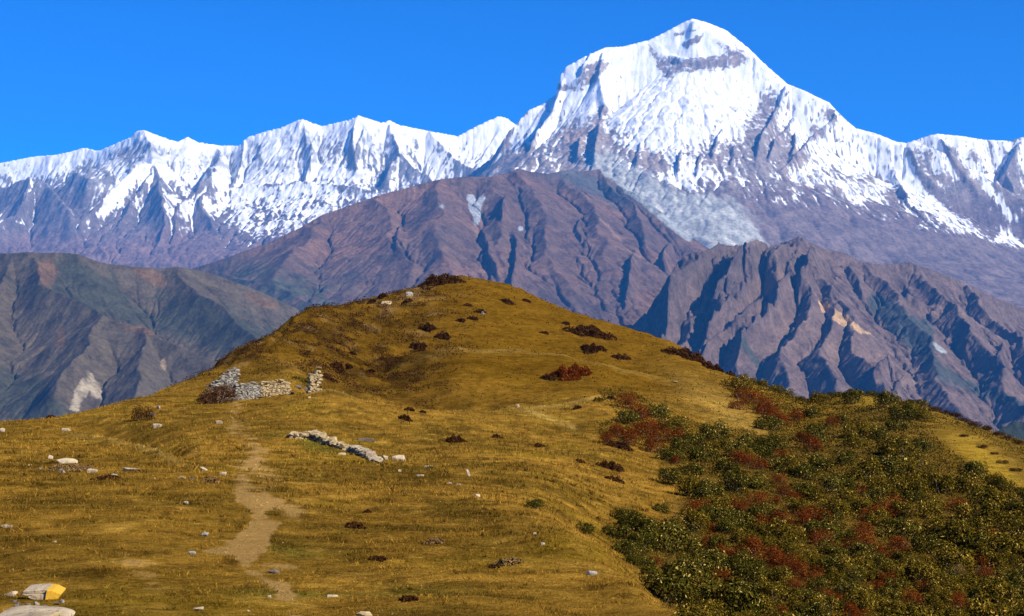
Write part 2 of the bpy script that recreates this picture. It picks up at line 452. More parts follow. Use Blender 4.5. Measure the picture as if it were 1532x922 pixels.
# --- the long snowy range on the left
RANGE_LINE = [(-140, 262), (-60, 250), (0, 244), (30, 238), (52, 234), (80, 232), (105, 227), (125, 221), (146, 226), (165, 218), (195, 205), (203, 197), (213, 194), (228, 200), (250, 208), (265, 212), (280, 205), (296, 213), (330, 218), (356, 218), (370, 205), (395, 197), (420, 191), (440, 182), (452, 178), (466, 184), (482, 189), (500, 184), (520, 180), (536, 173), (552, 178), (570, 184), (581, 180), (596, 187), (640, 196), (685, 204), (700, 195), (722, 184), (745, 174), (757, 177), (775, 190), (800, 205), (860, 240)]
range_ridges = [
    ([(-140, 262, 31500), (0, 244, 31500), (60, 234, 31500), (125, 221, 31300), (146, 228, 31000), (195, 205, 30500), (213, 194, 30300), (250, 208, 30400), (280, 205, 30500), (330, 218, 30700), (356, 218, 30700), (395, 197, 30500), (452, 178, 30200), (482, 189, 30300), (536, 173, 30000), (596, 187, 30200), (685, 204, 30600), (745, 174, 30800), (800, 205, 31000), (860, 240, 31000)], 1200, 1000, 0.35),
    ([(213, 196, 30300), (232, 235, 29000), (225, 262, 28200), (190, 320, 26800), (150, 380, 25500)], 500, 500, 0.42),
    ([(232, 245, 28800), (205, 250, 28200), (150, 300, 27000), (110, 350, 26000)], 600, 400, 0.5),
    ([(0, 285, 28000), (45, 268, 27800), (70, 275, 27600), (100, 310, 26600), (120, 370, 25600)], 700, 700, 0.42),
    ([(45, 268, 27800), (20, 320, 26500), (-30, 370, 25500)], 600, 500, 0.45),
    ([(232, 250, 28500), (250, 300, 26800), (240, 350, 25800), (225, 400, 25000)], 600, 500, 0.45),
    ([(330, 222, 30600), (322, 258, 28600), (310, 268, 28000), (300, 310, 27000), (330, 360, 26000), (360, 400, 25300)], 600, 450, 0.45),
    ([(310, 268, 28000), (270, 310, 26800), (255, 360, 25800)], 600, 400, 0.5),
    ([(110, 256, 29000), (135, 268, 28400), (170, 262, 28600)], 600, 400, 0.5),
    ([(372, 206, 30600), (360, 250, 29600), (345, 280, 28600)], 700, 400, 0.5),
    ([(452, 180, 30200), (470, 230, 29200), (455, 262, 28600)], 700, 400, 0.5),
    ([(536, 175, 30000), (528, 215, 29200), (530, 250, 28600)], 700, 400, 0.5),
    ([(581, 182, 30200), (600, 232, 29000), (640, 262, 28200), (660, 290, 27500)], 600, 450, 0.45),
    ([(596, 236, 28800), (585, 262, 28200)], 500, 300, 0.6),
    ([(640, 197, 30300), (690, 245, 29200), (720, 270, 28500)], 600, 500, 0.45),
    ([(345, 280, 28600), (420, 272, 28300), (500, 276, 28000), (560, 290, 27500)], 400, 400, 0.35),
    ([(345, 285, 28500), (400, 310, 27500), (450, 350, 26500)], 300, 600, 0.30),
]

def paint_range(g):
    px, py, Z, sl, x, y = g['px'], g['py'], g['Z'], g['slope'], g['X'], g['Y']
    n = fbm(x / 1100, y / 1100, 5, 401)
    fl = fbm(x / 200, y / 520, 5, 421) + 0.7 * fbm(x / 70, y / 180, 3, 423)
    rock = np.zeros(px.shape + (3,)) + np.array((0.245, 0.225, 0.215))
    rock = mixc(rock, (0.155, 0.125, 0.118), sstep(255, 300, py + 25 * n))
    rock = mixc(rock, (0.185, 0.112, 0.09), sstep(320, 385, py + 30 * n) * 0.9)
    line_ = np.interp(px, [-100, 60, 110, 160, 213, 260, 310, 345, 420, 500, 560, 640, 720, 800], [285, 275, 280, 300, 305, 312, 305, 345, 352, 325, 300, 290, 290, 280])
    s = 0.46 + (line_ - py) / 130 - 0.22 * (sl - 1.0) + 0.5 * n + 1.0 * fl - 0.02 * np.clip(g['curv'], -40, 40)
    s = s + 0.42 * np.clip(-g['gx'], -1.2, 1.2) + 0.17 * g['flow']
    s = np.maximum(s, 0.58 + 0.5 * sstep(20, 3, py - np.interp(px, *zip(*RANGE_LINE))) - 0.9 * sstep(10, 45, py - np.interp(px, *zip(*RANGE_LINE))) + 0.3 * fl)
    grey = (ell(px, py, 505, 222, 30, 18, 20) + ell(px, py, 440, 230, 12, 28, -10) + ell(px, py, 385, 232, 14, 14) + ell(px, py, 545, 225, 14, 26, 25) * .8
            + ell(px, py, 230, 232, 26, 12, -20) * .7 + ell(px, py, 185, 232, 22, 12, -30) * .7 + ell(px, py, 330, 245, 14, 14) * .6 + ell(px, py, 610, 245, 20, 14, 35) * .8)
    s = s - 0.75 * np.clip(grey, 0, 1) * (0.6 + 0.8 * np.clip(fl + .3, 0, 1))
    tri = (ell(px, py, 50, 300, 55, 26) + ell(px, py, 225, 285, 26, 22) + ell(px, py, 150, 262, 26, 10, 10) * .8 + ell(px, py, 310, 285, 22, 18) + ell(px, py, 320, 345, 40, 30) + ell(px, py, 200, 340, 70, 34))
    s = s - 0.7 * np.clip(tri, 0, 1)
    w = (lin(px, py, [(228, 232), (185, 275), (150, 320)], 7) + lin(px, py, [(60, 240), (110, 240), (30, 262)], 12) * .8 + lin(px, py, [(150, 238), (185, 262), (175, 290)], 6) * .8
         + lin(px, py, [(365, 255), (375, 280), (350, 300), (370, 340)], 9) * .8 + lin(px, py, [(465, 245), (500, 262), (540, 262)], 8) * .7 + lin(px, py, [(640, 225), (660, 255), (650, 265)], 8) * .8
         + ell(px, py, 735, 205, 34, 26) * .9 + ell(px, py, 700, 235, 30, 14) * .5 + lin(px, py, [(265, 255), (290, 275)], 6) * .8)
    s = s + 0.9 * np.clip(w, 0, 1)
    s = s - 0.8 * sstep(0.12, 0.4, fbm(x / 95, Z / 140, 4, 441, 0.6)) * sstep(195, 225, py)
    s = s - 1.0 * sstep(325, 375, py + 10 * n - 18 * (px > 330))
    st = fbm(x / 55, Z / 220, 4, 451, 0.6) + 0.6 * fbm(x / 240, Z / 160, 4, 453)
    face = np.clip(ell(px, py, 465, 215, 40, 24, 15) + ell(px, py, 545, 218, 20, 28, 15) + ell(px, py, 378, 238, 22, 24) + ell(px, py, 590, 240, 16, 14) + ell(px, py, 322, 232, 24, 16) + ell(px, py, 235, 228, 34, 16) + ell(px, py, 175, 240, 34, 16, -25) + ell(px, py, 430, 250, 40, 16) * .7, 0, 1)
    grit = (sstep(-0.05, 0.45, st) * 0.5 + 0.75 * face * (0.6 + 0.8 * np.clip(st, -.5, .5))) * sstep(4, 16, py - np.interp(px, *zip(*RANGE_LINE))) * np.interp(px, [600, 690], [1, .35])
    return rock, s, grit

# --- the broad brown mountain in the middle
MID_LINE = [(160, 470), (220, 440), (262, 412), (290, 401), (340, 385), (400, 363), (440, 345), (480, 322), (520, 308), (560, 294), (600, 283), (640, 272), (660, 268), (680, 266), (700, 264), (730, 265), (752, 260), (775, 252), (792, 257), (820, 260), (850, 254), (868, 257), (895, 253), (912, 262), (940, 282), (980, 310), (1030, 352), (1060, 372), (1120, 410), (1200, 470)]
mid_ridges = [
    ([(160, 470, 13600), (262, 412, 13600), (290, 401, 13500), (400, 363, 13600), (480, 322, 13800), (560, 294, 14000), (650, 270, 14200), (700, 264, 14300), (752, 260, 14700), (775, 252, 15000), (850, 254, 15600), (895, 253, 16200)], 500, 900, 0.34),
    ([(895, 253, 16200), (940, 282, 15600), (980, 310, 15000), (1030, 352, 14400), (1120, 410, 13600), (1200, 470, 13000)], 300, 900, 0.34),
    ([(480, 322, 13800), (450, 380, 12600), (425, 420, 11700), (400, 470, 11000)], 100, 500, 0.385),
    ([(560, 294, 14000), (590, 350, 12800), (610, 400, 11900), (620, 470, 11000)], 100, 500, 0.385),
    ([(660, 268, 14200), (650, 330, 12900), (665, 390, 11900), (690, 470, 11000)], 100, 450, 0.385),
    ([(740, 262, 14500), (745, 330, 13200), (765, 400, 12000), (790, 500, 10900)], 100, 420, 0.385),
    ([(775, 252, 15000), (805, 310, 13700), (835, 380, 12500), (850, 440, 11700), (870, 520, 10900)], 100, 420, 0.385),
    ([(850, 256, 15600), (880, 310, 14300), (920, 370, 13000), (935, 430, 12100), (935, 520, 11200)], 100, 450, 0.385),
    ([(900, 256, 16100), (950, 315, 14700), (985, 370, 13500), (1000, 430, 12500), (990, 520, 11500)], 300, 500, 0.36),
    ([(330, 408, 12600), (400, 425, 11800), (470, 450, 11000), (520, 500, 10300)], 200, 600, 0.30),
]

def paint_mid(g):
    px, py, sl, x, y = g['px'], g['py'], g['slope'], g['X'], g['Y']
    n = fbm(x / 900, y / 900, 5, 501); n2 = fbm(x / 250, y / 250, 5, 511)
    c = np.zeros(px.shape + (3,)) + np.array((0.150, 0.088, 0.062))
    c = mixc(c, (0.225, 0.118, 0.072), sstep(0.0, 0.5, n + 0.4 * n2 + 0.9 * ell(px, py, 520, 350, 90, 40, -10) + .3 * ell(px, py, 950, 330, 60, 50)) * 0.9)
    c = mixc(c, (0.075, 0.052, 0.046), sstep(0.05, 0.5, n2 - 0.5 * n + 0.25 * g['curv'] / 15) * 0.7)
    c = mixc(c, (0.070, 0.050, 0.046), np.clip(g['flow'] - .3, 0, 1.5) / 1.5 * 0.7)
    c = mixc(c, (0.105, 0.100, 0.092), np.clip(ell(px, py, 880, 275, 80, 14, 24) * 1.2, 0, 1))
    c = mixc(c, (0.085, 0.080, 0.050), np.clip(ell(px, py, 420, 440, 110, 34, 12) * 1.5, 0, 1) * sstep(-0.3, 0.2, n2 + .1))
    c = mixc(c, (0.05, 0.052, 0.04), sstep(0.15, 0.4, n2) * np.clip(ell(px, py, 430, 440, 120, 40), 0, 1))
    sc = poly(px, py, [(697, 292), (722, 290), (722, 308), (714, 338), (708, 332), (703, 312)]) * 1.0 + lin(px, py, [(723, 295), (718, 320), (711, 338)], 3)
    sc = sstep(0.5, 0.75, sc * 0.8 + 0.7 * n2 * (sc > 0) + ell(px, py, 660, 309, 7, 5) * 0.9 + .8 * ell(px, py, 780, 343, 6, 5))
    c = mixc(c, (0.36, 0.36, 0.36), sc)
    c = mixc(c, (0.28, 0.16, 0.10), np.clip(lin(px, py, [(712, 340), (722, 370), (740, 400), (748, 430)], 2.2) + lin(px, py, [(882, 312), (910, 340), (930, 360)], 2.5) + .7 * lin(px, py, [(940, 372), (970, 390)], 2.5), 0, 1) * 0.8)
    c = mixc(c, (0.36, 0.36, 0.33), sstep(0.3, .7, lin(px, py, [(905, 255), (960, 300), (1030, 356)], 7) + .3 * n2))
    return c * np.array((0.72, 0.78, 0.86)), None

# --- the rugged foothill on the right
FOOT_LINE = [(820, 640), (880, 560), (930, 505), (960, 470), (985, 440), (1000, 412), (1012, 392), (1025, 380), (1050, 376), (1075, 365), (1095, 368), (1115, 361), (1130, 360), (1150, 366), (1165, 367), (1185, 358), (1195, 353), (1212, 363), (1230, 372), (1262, 378), (1290, 392), (1320, 396), (1360, 393), (1400, 406), (1440, 422), (1490, 446), (1532, 462), (1600, 490), (1700, 530)]
foot_ridges = [
    ([(820, 640, 9700), (930, 505, 9900), (985, 440, 10000), (1012, 392, 10100), (1075, 365, 10300), (1130, 360, 10400), (1165, 367, 10450), (1195, 353, 10450), (1230, 372, 10500), (1290, 392, 10600), (1360, 393, 10800), (1440, 422, 11000), (1532, 462, 11300), (1700, 530, 11800)], 420, 500, 0.40),
    ([(1012, 392, 10100), (990, 440, 9700), (950, 500, 9100)], 150, 220, 0.52),
    ([(1075, 365, 10300), (1040, 420, 9750), (1000, 480, 9150), (960, 540, 8600)], 150, 220, 0.52),
    ([(1105, 362, 10350), (1075, 420, 9700), (1030, 480, 9100), (990, 540, 8500)], 150, 220, 0.52),
    ([(1145, 364, 10400), (1115, 420, 9750), (1075, 480, 9100), (1040, 550, 8400)], 150, 220, 0.52),
    ([(1195, 353, 10450), (1170, 415, 9800), (1140, 480, 9100), (1115, 560, 8300)], 150, 240, 0.52),
    ([(1195, 353, 10450), (1205, 420, 9700), (1195, 490, 8950), (1180, 600, 8000)], 150, 260, 0.52),
    ([(1212, 363, 10450), (1240, 430, 9650), (1290, 500, 8900), (1330, 600, 7950)], 150, 300, 0.52),
    ([(1240, 430, 9650), (1245, 500, 8900), (1255, 600, 7950)], 150, 260, 0.52),
    ([(1290, 392, 10600), (1340, 450, 9900), (1400, 530, 9000), (1440, 620, 8100)], 150, 320, 0.52),
    ([(1360, 393, 10800), (1420, 460, 10000), (1480, 540, 9100), (1532, 620, 8300)], 150, 320, 0.52),
    ([(1440, 422, 11000), (1500, 490, 10100), (1560, 560, 9200), (1620, 640, 8400)], 150, 320, 0.52),
]

def paint_foot(g):
    px, py, sl, x, y = g['px'], g['py'], g['slope'], g['X'], g['Y']
    n = fbm(x / 700, y / 700, 5, 601); n2 = fbm(x / 170, y / 170, 5, 611)
    c = np.zeros(px.shape + (3,)) + np.array((0.140, 0.090, 0.070))
    c = mixc(c, (0.19, 0.12, 0.085), sstep(0.0, 0.5, n + 0.4 * n2 - .1))
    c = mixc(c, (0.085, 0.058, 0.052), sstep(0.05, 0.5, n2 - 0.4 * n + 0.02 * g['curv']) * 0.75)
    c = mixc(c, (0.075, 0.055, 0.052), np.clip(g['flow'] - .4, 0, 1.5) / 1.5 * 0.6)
    c = mixc(c, (0.075, 0.055, 0.048), np.clip(ell(px, py, 1090, 400, 90, 40, -8), 0, 1) * 0.6)
    c = mixc(c, (0.40, 0.24, 0.11), sstep(0.3, 0.7, poly(px, py, [(1226, 448), (1240, 455), (1275, 480), (1305, 502), (1285, 498), (1250, 482), (1228, 466)]) * .8 + .25 * n2 + 0.5 * ell(px, py, 1290, 466, 9, 3, 20)))
    veg = ell(px, py, 1350, 480, 62, 18, 42) * 1.2 + lin(px, py, [(1310, 455), (1360, 510), (1410, 560), (1480, 590), (1532, 610)], 11) + ell(px, py, 1385, 495, 12, 14) + lin(px, py, [(1110, 510), (1130, 540), (1150, 570)], 7) * .9
    c = mixc(c, (0.060, 0.062, 0.050), sstep(0.35, 0.8, veg + 0.5 * n2))
    c = mixc(c, (0.30, 0.30, 0.28), sstep(0.5, .8, ell(px, py, 1408, 522, 16, 5, 40) + .4 * n2))
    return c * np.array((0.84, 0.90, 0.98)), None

# --- the dark forested ridge on the left
LEFT_LINE = [(-140, 392), (-60, 384), (0, 379), (20, 379), (40, 377), (65, 379), (90, 378), (120, 381), (140, 390), (160, 395), (200, 399), (240, 402), (262, 399), (275, 401), (300, 405), (340, 418), (390, 437), (440, 460), (480, 485), (540, 520), (600, 560)]
left_ridges = [
    ([(-140, 392, 7900), (0, 379, 7700), (40, 377, 7600), (120, 381, 7600), (160, 395, 7700), (262, 399, 7900), (300, 405, 8000), (390, 437, 8100), (480, 485, 8200), (600, 560, 8300)], 260, 420, 0.36),
    ([(50, 378, 7600), (72, 425, 7100), (110, 455, 6700), (140, 478, 6450)], 180, 260, 0.42),
    ([(140, 478, 6450), (210, 492, 6350), (280, 525, 6150), (340, 552, 6000), (420, 600, 5800)], 200, 260, 0.40),
    ([(140, 478, 6450), (120, 530, 6000), (80, 590, 5600)], 180, 260, 0.42),
    ([(210, 492, 6350), (205, 560, 5800), (190, 640, 5300)], 180, 260, 0.42),
    ([(260, 400, 7900), (300, 445, 7450), (350, 480, 7150), (400, 510, 6900)], 160, 320, 0.36),
    ([(20, 380, 7700), (-20, 450, 6900), (-40, 540, 6100)], 180, 300, 0.40),
]

def paint_left(g):
    px, py, sl, x, y = g['px'], g['py'], g['slope'], g['X'], g['Y']
    n = fbm(x / 500, y / 500, 5, 701); n2 = fbm(x / 110, y / 110, 5, 711)
    c = np.zeros(px.shape + (3,)) + np.array((0.090, 0.072, 0.048))
    forest = sstep(-0.05, 0.3, n2 * 0.6 + 0.35 * n + 0.8 * ell(px, py, 110, 415, 70, 28, 20) + 0.9 * ell(px, py, 330, 495, 110, 34, 16) + .9 * ell(px, py, 40, 600, 80, 36, 25) + .6 * ell(px, py, 180, 470, 90, 16, 25) - .5 * ell(px, py, 260, 520, 90, 18, 22) - 0.5 * ell(px, py, 120, 500, 60, 25) - .2)
    c = mixc(c, (0.044, 0.048, 0.032), forest * 0.85)
    c = mixc(c, (0.135, 0.082, 0.045), sstep(0.15, 0.5, 0.7 * ell(px, py, 70, 405, 18, 22) + .8 * ell(px, py, 225, 413, 26, 9, 25) + .7 * ell(px, py, 205, 493, 26, 6, 10) + .6 * ell(px, py, 390, 450, 30, 8, 20) + 0.35 * n2 + .6 * ell(px, py, 90, 505, 8, 18)))
    c = mixc(c, (0.32, 0.27, 0.19), sstep(0.46, 0.62, 0.62 * poly(px, py, [(130, 554), (150, 574), (153, 590), (140, 604), (134, 604), (136, 584), (124, 598), (116, 615), (103, 615), (112, 585)]) + .4 * n2))
    c = mixc(c, (0.30, 0.22, 0.14), sstep(0.45, 0.6, ell(px, py, 245, 545, 6, 13, -10) * .8 + .4 * n2))
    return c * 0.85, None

RANGE_MAT = rock_material('far_rock_and_snow', 16, True, 0.7)
MID_MAT = rock_material('brown_scrub_and_rock', 9, False, 0.6)
NEAR_MAT = rock_material('slope_of_scrub', 6, False, 0.8)

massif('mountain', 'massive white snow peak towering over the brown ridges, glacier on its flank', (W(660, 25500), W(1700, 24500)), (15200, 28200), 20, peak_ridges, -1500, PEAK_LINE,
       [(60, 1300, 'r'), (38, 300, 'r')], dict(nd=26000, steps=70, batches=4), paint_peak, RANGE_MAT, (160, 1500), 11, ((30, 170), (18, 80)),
       [(170, 4, 16, [(1180, 127), (1172, 150), (1158, 185), (1140, 215), (1130, 245)]), (130, 4, 14, [(1187, 178), (1180, 200), (1160, 220), (1150, 246)]), (110, 3, 10, [(1188, 205), (1190, 225), (1182, 243)]),
        (170, 5, 18, [(1252, 170), (1247, 190), (1232, 206), (1212, 222), (1200, 240), (1165, 262)]), (130, 3, 10, [(869, 208), (864, 245)]), (160, 4, 14, [(898, 186), (893, 220), (886, 254)]),
        (100, 4, 14, [(1082, 195), (1072, 220), (1064, 242)]), (150, 4, 18, [(886, 84), (878, 98), (868, 116)]), (90, 9, 4, [(1112, 90), (1085, 95), (1058, 97), (1030, 97), (1008, 92), (985, 84)]), (60, 7, 4, [(915, 108), (890, 112), (845, 130)]), (70, 6, 4, [(1050, 58), (1035, 64), (1022, 70)]), (80, 3, 10, [(960, 215), (950, 250)]), (80, 3, 10, [(1018, 225), (1012, 262)]), (80, 3, 10, [(1048, 235), (1042, 268)]), (80, 3, 10, [(1100, 220), (1092, 255)]),
        (120, 4, 14, [(1330, 255), (1345, 285), (1365, 310)]), (120, 5, 14, [(1360, 222), (1375, 262), (1410, 300)]), (110, 4, 14, [(1410, 215), (1430, 255), (1470, 300)]), (110, 4, 14, [(1528, 215), (1500, 250), (1490, 280)])],
       lambda px, py: 0.75 * sstep(285, 320, py - np.interp(px, [1150, 1300, 1532], [0, 25, 60])), 3.5, lambda px, py: 0.22 + 0.9 * sstep(150, 215, py) * (1 - 0.6 * sstep(270, 310, py)))
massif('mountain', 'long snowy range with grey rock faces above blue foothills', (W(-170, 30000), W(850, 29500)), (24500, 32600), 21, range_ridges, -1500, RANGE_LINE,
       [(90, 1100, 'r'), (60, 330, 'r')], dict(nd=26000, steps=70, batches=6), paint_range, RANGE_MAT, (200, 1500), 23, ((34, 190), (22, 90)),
       [(140, 4, 12, [(552, 190), (540, 215), (532, 240)]), (110, 4, 12, [(598, 232), (588, 262)]), (110, 4, 14, [(232, 215), (205, 245), (190, 270)]), (120, 4, 14, [(318, 250), (300, 280), (290, 310)]), (100, 4, 12, [(480, 195), (465, 225), (455, 255)]), (100, 4, 12, [(400, 205), (385, 240), (365, 262)]), (100, 4, 14, [(60, 272), (40, 300), (20, 335)])], None, 1.8)
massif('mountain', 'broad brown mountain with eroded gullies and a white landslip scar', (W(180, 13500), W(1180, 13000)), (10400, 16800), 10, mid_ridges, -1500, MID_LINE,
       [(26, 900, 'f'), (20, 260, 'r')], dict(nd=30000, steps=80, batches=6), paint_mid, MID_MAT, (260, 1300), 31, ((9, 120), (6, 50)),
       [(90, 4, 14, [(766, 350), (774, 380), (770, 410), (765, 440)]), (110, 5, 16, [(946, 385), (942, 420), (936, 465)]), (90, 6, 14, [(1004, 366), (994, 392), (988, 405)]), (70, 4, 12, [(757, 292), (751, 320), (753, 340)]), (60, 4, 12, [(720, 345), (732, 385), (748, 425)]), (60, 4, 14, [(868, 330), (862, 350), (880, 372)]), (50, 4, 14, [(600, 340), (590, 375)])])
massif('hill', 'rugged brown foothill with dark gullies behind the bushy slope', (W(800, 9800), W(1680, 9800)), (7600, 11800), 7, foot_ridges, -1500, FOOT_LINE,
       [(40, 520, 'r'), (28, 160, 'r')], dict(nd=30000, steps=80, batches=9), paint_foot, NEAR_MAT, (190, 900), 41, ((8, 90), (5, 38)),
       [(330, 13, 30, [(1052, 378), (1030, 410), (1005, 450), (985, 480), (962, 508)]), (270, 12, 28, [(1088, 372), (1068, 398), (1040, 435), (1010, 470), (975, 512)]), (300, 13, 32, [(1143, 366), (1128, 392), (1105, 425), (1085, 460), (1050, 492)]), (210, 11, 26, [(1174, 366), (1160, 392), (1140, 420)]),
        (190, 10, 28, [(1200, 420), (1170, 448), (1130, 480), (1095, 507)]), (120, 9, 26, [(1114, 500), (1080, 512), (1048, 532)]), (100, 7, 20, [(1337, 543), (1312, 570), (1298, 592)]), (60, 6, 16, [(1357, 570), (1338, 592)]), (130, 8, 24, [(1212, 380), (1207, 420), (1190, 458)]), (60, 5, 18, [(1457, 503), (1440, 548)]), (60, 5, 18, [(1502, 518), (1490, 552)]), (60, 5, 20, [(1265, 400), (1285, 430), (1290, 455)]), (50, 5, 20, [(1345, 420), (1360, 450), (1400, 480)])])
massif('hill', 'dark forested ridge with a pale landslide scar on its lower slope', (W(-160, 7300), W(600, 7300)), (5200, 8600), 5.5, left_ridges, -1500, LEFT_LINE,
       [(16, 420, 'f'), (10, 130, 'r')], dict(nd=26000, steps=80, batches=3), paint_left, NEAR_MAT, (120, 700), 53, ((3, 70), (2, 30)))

SHADE_LINE = [(1440, 690), (1480, 655), (1497, 641), (1515, 633), (1532, 631), (1600, 622), (1760, 600)]
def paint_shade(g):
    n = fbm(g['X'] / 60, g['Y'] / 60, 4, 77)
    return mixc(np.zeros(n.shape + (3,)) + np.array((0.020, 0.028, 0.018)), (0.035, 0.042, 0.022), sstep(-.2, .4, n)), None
massif('hill', 'small dark blue forested hump in shade at the right picture edge', (W(1420, 4600), W(1720, 4600)), (3900, 5200), 7, [([(1480, 655, 4600), (1532, 631, 4620), (1600, 622, 4650), (1760, 600, 4700)], 200, 150, 0.6)], -1500, SHADE_LINE,
       [(12, 160, 'r')], None, paint_shade, NEAR_MAT, (30, 300), 61, ((6, 40),))

# valley floor out to the horizon
me = bpy.data.meshes.new('ground')
mesh_arrays(me, np.array([(-29000, -2500, -1650), (29000, -2500, -1650), (29000, 39000, -1650), (-29000, 39000, -1650)]), np.array([(0, 1, 2, 3)]), False)
m = NT('valley_floor'); m.l(m.mix(m.noise(0.002, 6, 0.6, m.pos()), (0.05, 0.05, 0.03), (0.10, 0.08, 0.05)), m.b.inputs['Base Color'])
tag(link('ground', me, m.m), 'deep valley floor far below the mountains', kind='structure')

# the air between
me = bpy.data.meshes.new('haze')
x0, x1, y0, y1, z0, z1 = -30000, 30000, -3000, 40000, -1660, 5200
v = [(x, y, z) for z in (z0, z1) for y in (y0, y1) for x in (x0, x1)]
mesh_arrays(me, np.array(v), np.array([(0, 2, 3, 1), (4, 5, 7, 6), (0, 1, 5, 4), (2, 6, 7, 3), (0, 4, 6, 2), (1, 3, 7, 5)]), False)
m = NT('haze'); m.t.nodes.remove(m.b)
pv = m.n('ShaderNodeVolumePrincipled')
pv.inputs['Color'].default_value = (0.07, 0.37, 1.0, 1)
pv.inputs['Density'].default_value = 2.2e-5
pv.inputs['Anisotropy'].default_value = 0.0
m.l(pv.outputs[0], m.t.nodes['Material Output'].inputs['Volume'])
hz = tag(link('haze', me, m.m), 'thin blue haze filling the air towards the mountains', 'haze', kind='stuff')
# ------------------------------------------------------------------ the grassy hill underfoot
CREST = ([-400, 0, 60, 100, 200, 260, 350, 450, 545, 680, 750, 870, 940, 1000, 1060, 1100, 1150, 1185, 1210, 1250, 1290, 1400, 1532, 1900],
         [80, 85, 90, 95, 104, 125, 160, 205, 235, 262, 262, 248, 240, 228, 212, 198, 184, 176, 168, 164, 162, 138, 118, 95])
def colm(px, *pairs): return [(px, py, Y) for py, Y in pairs]
CTRL = (colm(-300, (960, 11), (800, 22), (710, 42), (665, 68), (652, 80), (700, 110), (900, 190))
    + colm(0, (922, 13), (790, 24), (705, 44), (655, 70), (633, 85), (660, 110), (860, 190), (1000, 400))
    + colm(100, (922, 13), (790, 24), (703, 45), (655, 72), (619, 95), (640, 120), (820, 200))
    + colm(200, (922, 13), (790, 24), (705, 44), (660, 68), (622, 90), (598, 105), (615, 130), (780, 210))
    + colm(270, (615, 93), (574, 125), (600, 155))
    + colm(350, (922, 13), (800, 24), (740, 34), (682, 55), (642, 75), (600, 101), (586, 112), (552, 140), (535, 160), (575, 200), (760, 300))
    + colm(450, (922, 13), (800, 25), (690, 55), (640, 76), (590, 102), (580, 110), (560, 128), (505, 175), (474, 205), (520, 250))
    + colm(500, (587, 102), (616, 113), (586, 128), (540, 155))
    + colm(560, (922, 13), (800, 26), (690, 58), (650, 78), (611, 103), (652, 116), (600, 130), (560, 158), (500, 198), (453, 235), (500, 290))
    + colm(610, (624, 104), (668, 118), (610, 130), (560, 152), (531, 164), (540, 172), (522, 186))
    + colm(680, (922, 13), (800, 26), (700, 55), (660, 76), (621, 106), (641, 120), (580, 135), (540, 153), (521, 167), (530, 178), (514, 192), (478, 208), (440, 236), (415, 262), (470, 310))
    + colm(770, (922, 13.3), (800, 25.5), (738, 42), (690, 62), (640, 90), (610, 112), (606, 122), (575, 138), (540, 156), (522, 168), (533, 180), (514, 195), (475, 215), (445, 242), (428, 262), (490, 310))
    + colm(840, (922, 13.6), (850, 19.5), (785, 29), (780, 34), (735, 48), (690, 68), (645, 93), (604, 114), (598, 124), (560, 146), (532, 166), (545, 179), (522, 194), (480, 222), (460, 252), (520, 310))
    + colm(900, (922, 14), (870, 18), (822, 24), (832, 29), (815, 38), (770, 48), (720, 61), (680, 76), (640, 95), (592, 118), (586, 130), (568, 143), (545, 160), (556, 173), (536, 188), (508, 208), (480, 244), (540, 300))
    + colm(960, (905, 15), (872, 18.5), (884, 23), (868, 33), (800, 46), (740, 60), (690, 77), (645, 97), (600, 121), (588, 136), (560, 160), (530, 200), (497, 238), (560, 290))
    + colm(1020, (922, 13.2), (960, 20), (925, 29), (860, 39), (800, 50), (740, 64), (690, 81), (640, 104), (600, 128), (580, 148), (555, 178), (519, 222), (580, 270))
    + colm(1090, (960, 13), (985, 20), (940, 29), (860, 41), (790, 53), (730, 67), (690, 83), (640, 110), (600, 142), (563, 200), (620, 245))
    + colm(1150, (1000, 12), (1010, 20), (922, 32), (850, 42), (790, 54), (740, 66), (700, 80), (660, 100), (620, 130), (592, 160), (580, 184), (640, 230))
    + colm(1210, (922, 33), (850, 44), (780, 58), (720, 76), (670, 98), (630, 128), (602, 166), (660, 215))
    + colm(1290, (1060, 13), (1010, 22), (922, 34), (850, 46), (760, 66), (700, 84), (650, 110), (612, 140), (590, 162), (650, 205))
    + colm(1400, (1080, 13), (1020, 22), (922, 36), (850, 48), (760, 68), (700, 88), (650, 112), (612, 138), (690, 185))
    + colm(1532, (1100, 13), (1030, 23), (922, 38), (850, 50), (780, 66), (720, 82), (690, 95), (662, 118), (740, 160))
    + colm(1850, (1150, 13), (1060, 24), (960, 38), (860, 56), (800, 72), (775, 90), (860, 140)))

def tps_fit(pts):
    P = np.array(pts, float)
    A = np.stack([(P[:, 0] - 766) / 420, np.log(P[:, 2]) * 1.15], 1)
    d = np.linalg.norm(A[:, None] - A[None], axis=2)
    K = np.where(d > 0, d * d * np.log(d + 1e-12), 0) + np.eye(len(A)) * 0.0004
    Q = np.concatenate([np.ones((len(A), 1)), A], 1)
    M = np.block([[K, Q], [Q.T, np.zeros((3, 3))]])
    w = np.linalg.solve(M, np.concatenate([P[:, 1], np.zeros(3)]))
    return A, w
def tps_eval(fit, px, Y):
    A, w = fit
    u = np.stack([(px - 766) / 420, np.log(Y) * 1.15], -1).reshape(-1, 2)
    out = np.empty(len(u))
    for i in range(0, len(u), 20000):
        d2 = ((u[i:i + 20000, None] - A[None]) ** 2).sum(2)
        out[i:i + 20000] = 0.5 * (d2 * np.log(d2 + 1e-12)) @ w[:-3] + w[-3] + u[i:i + 20000] @ w[-2:]
    return out.reshape(px.shape)
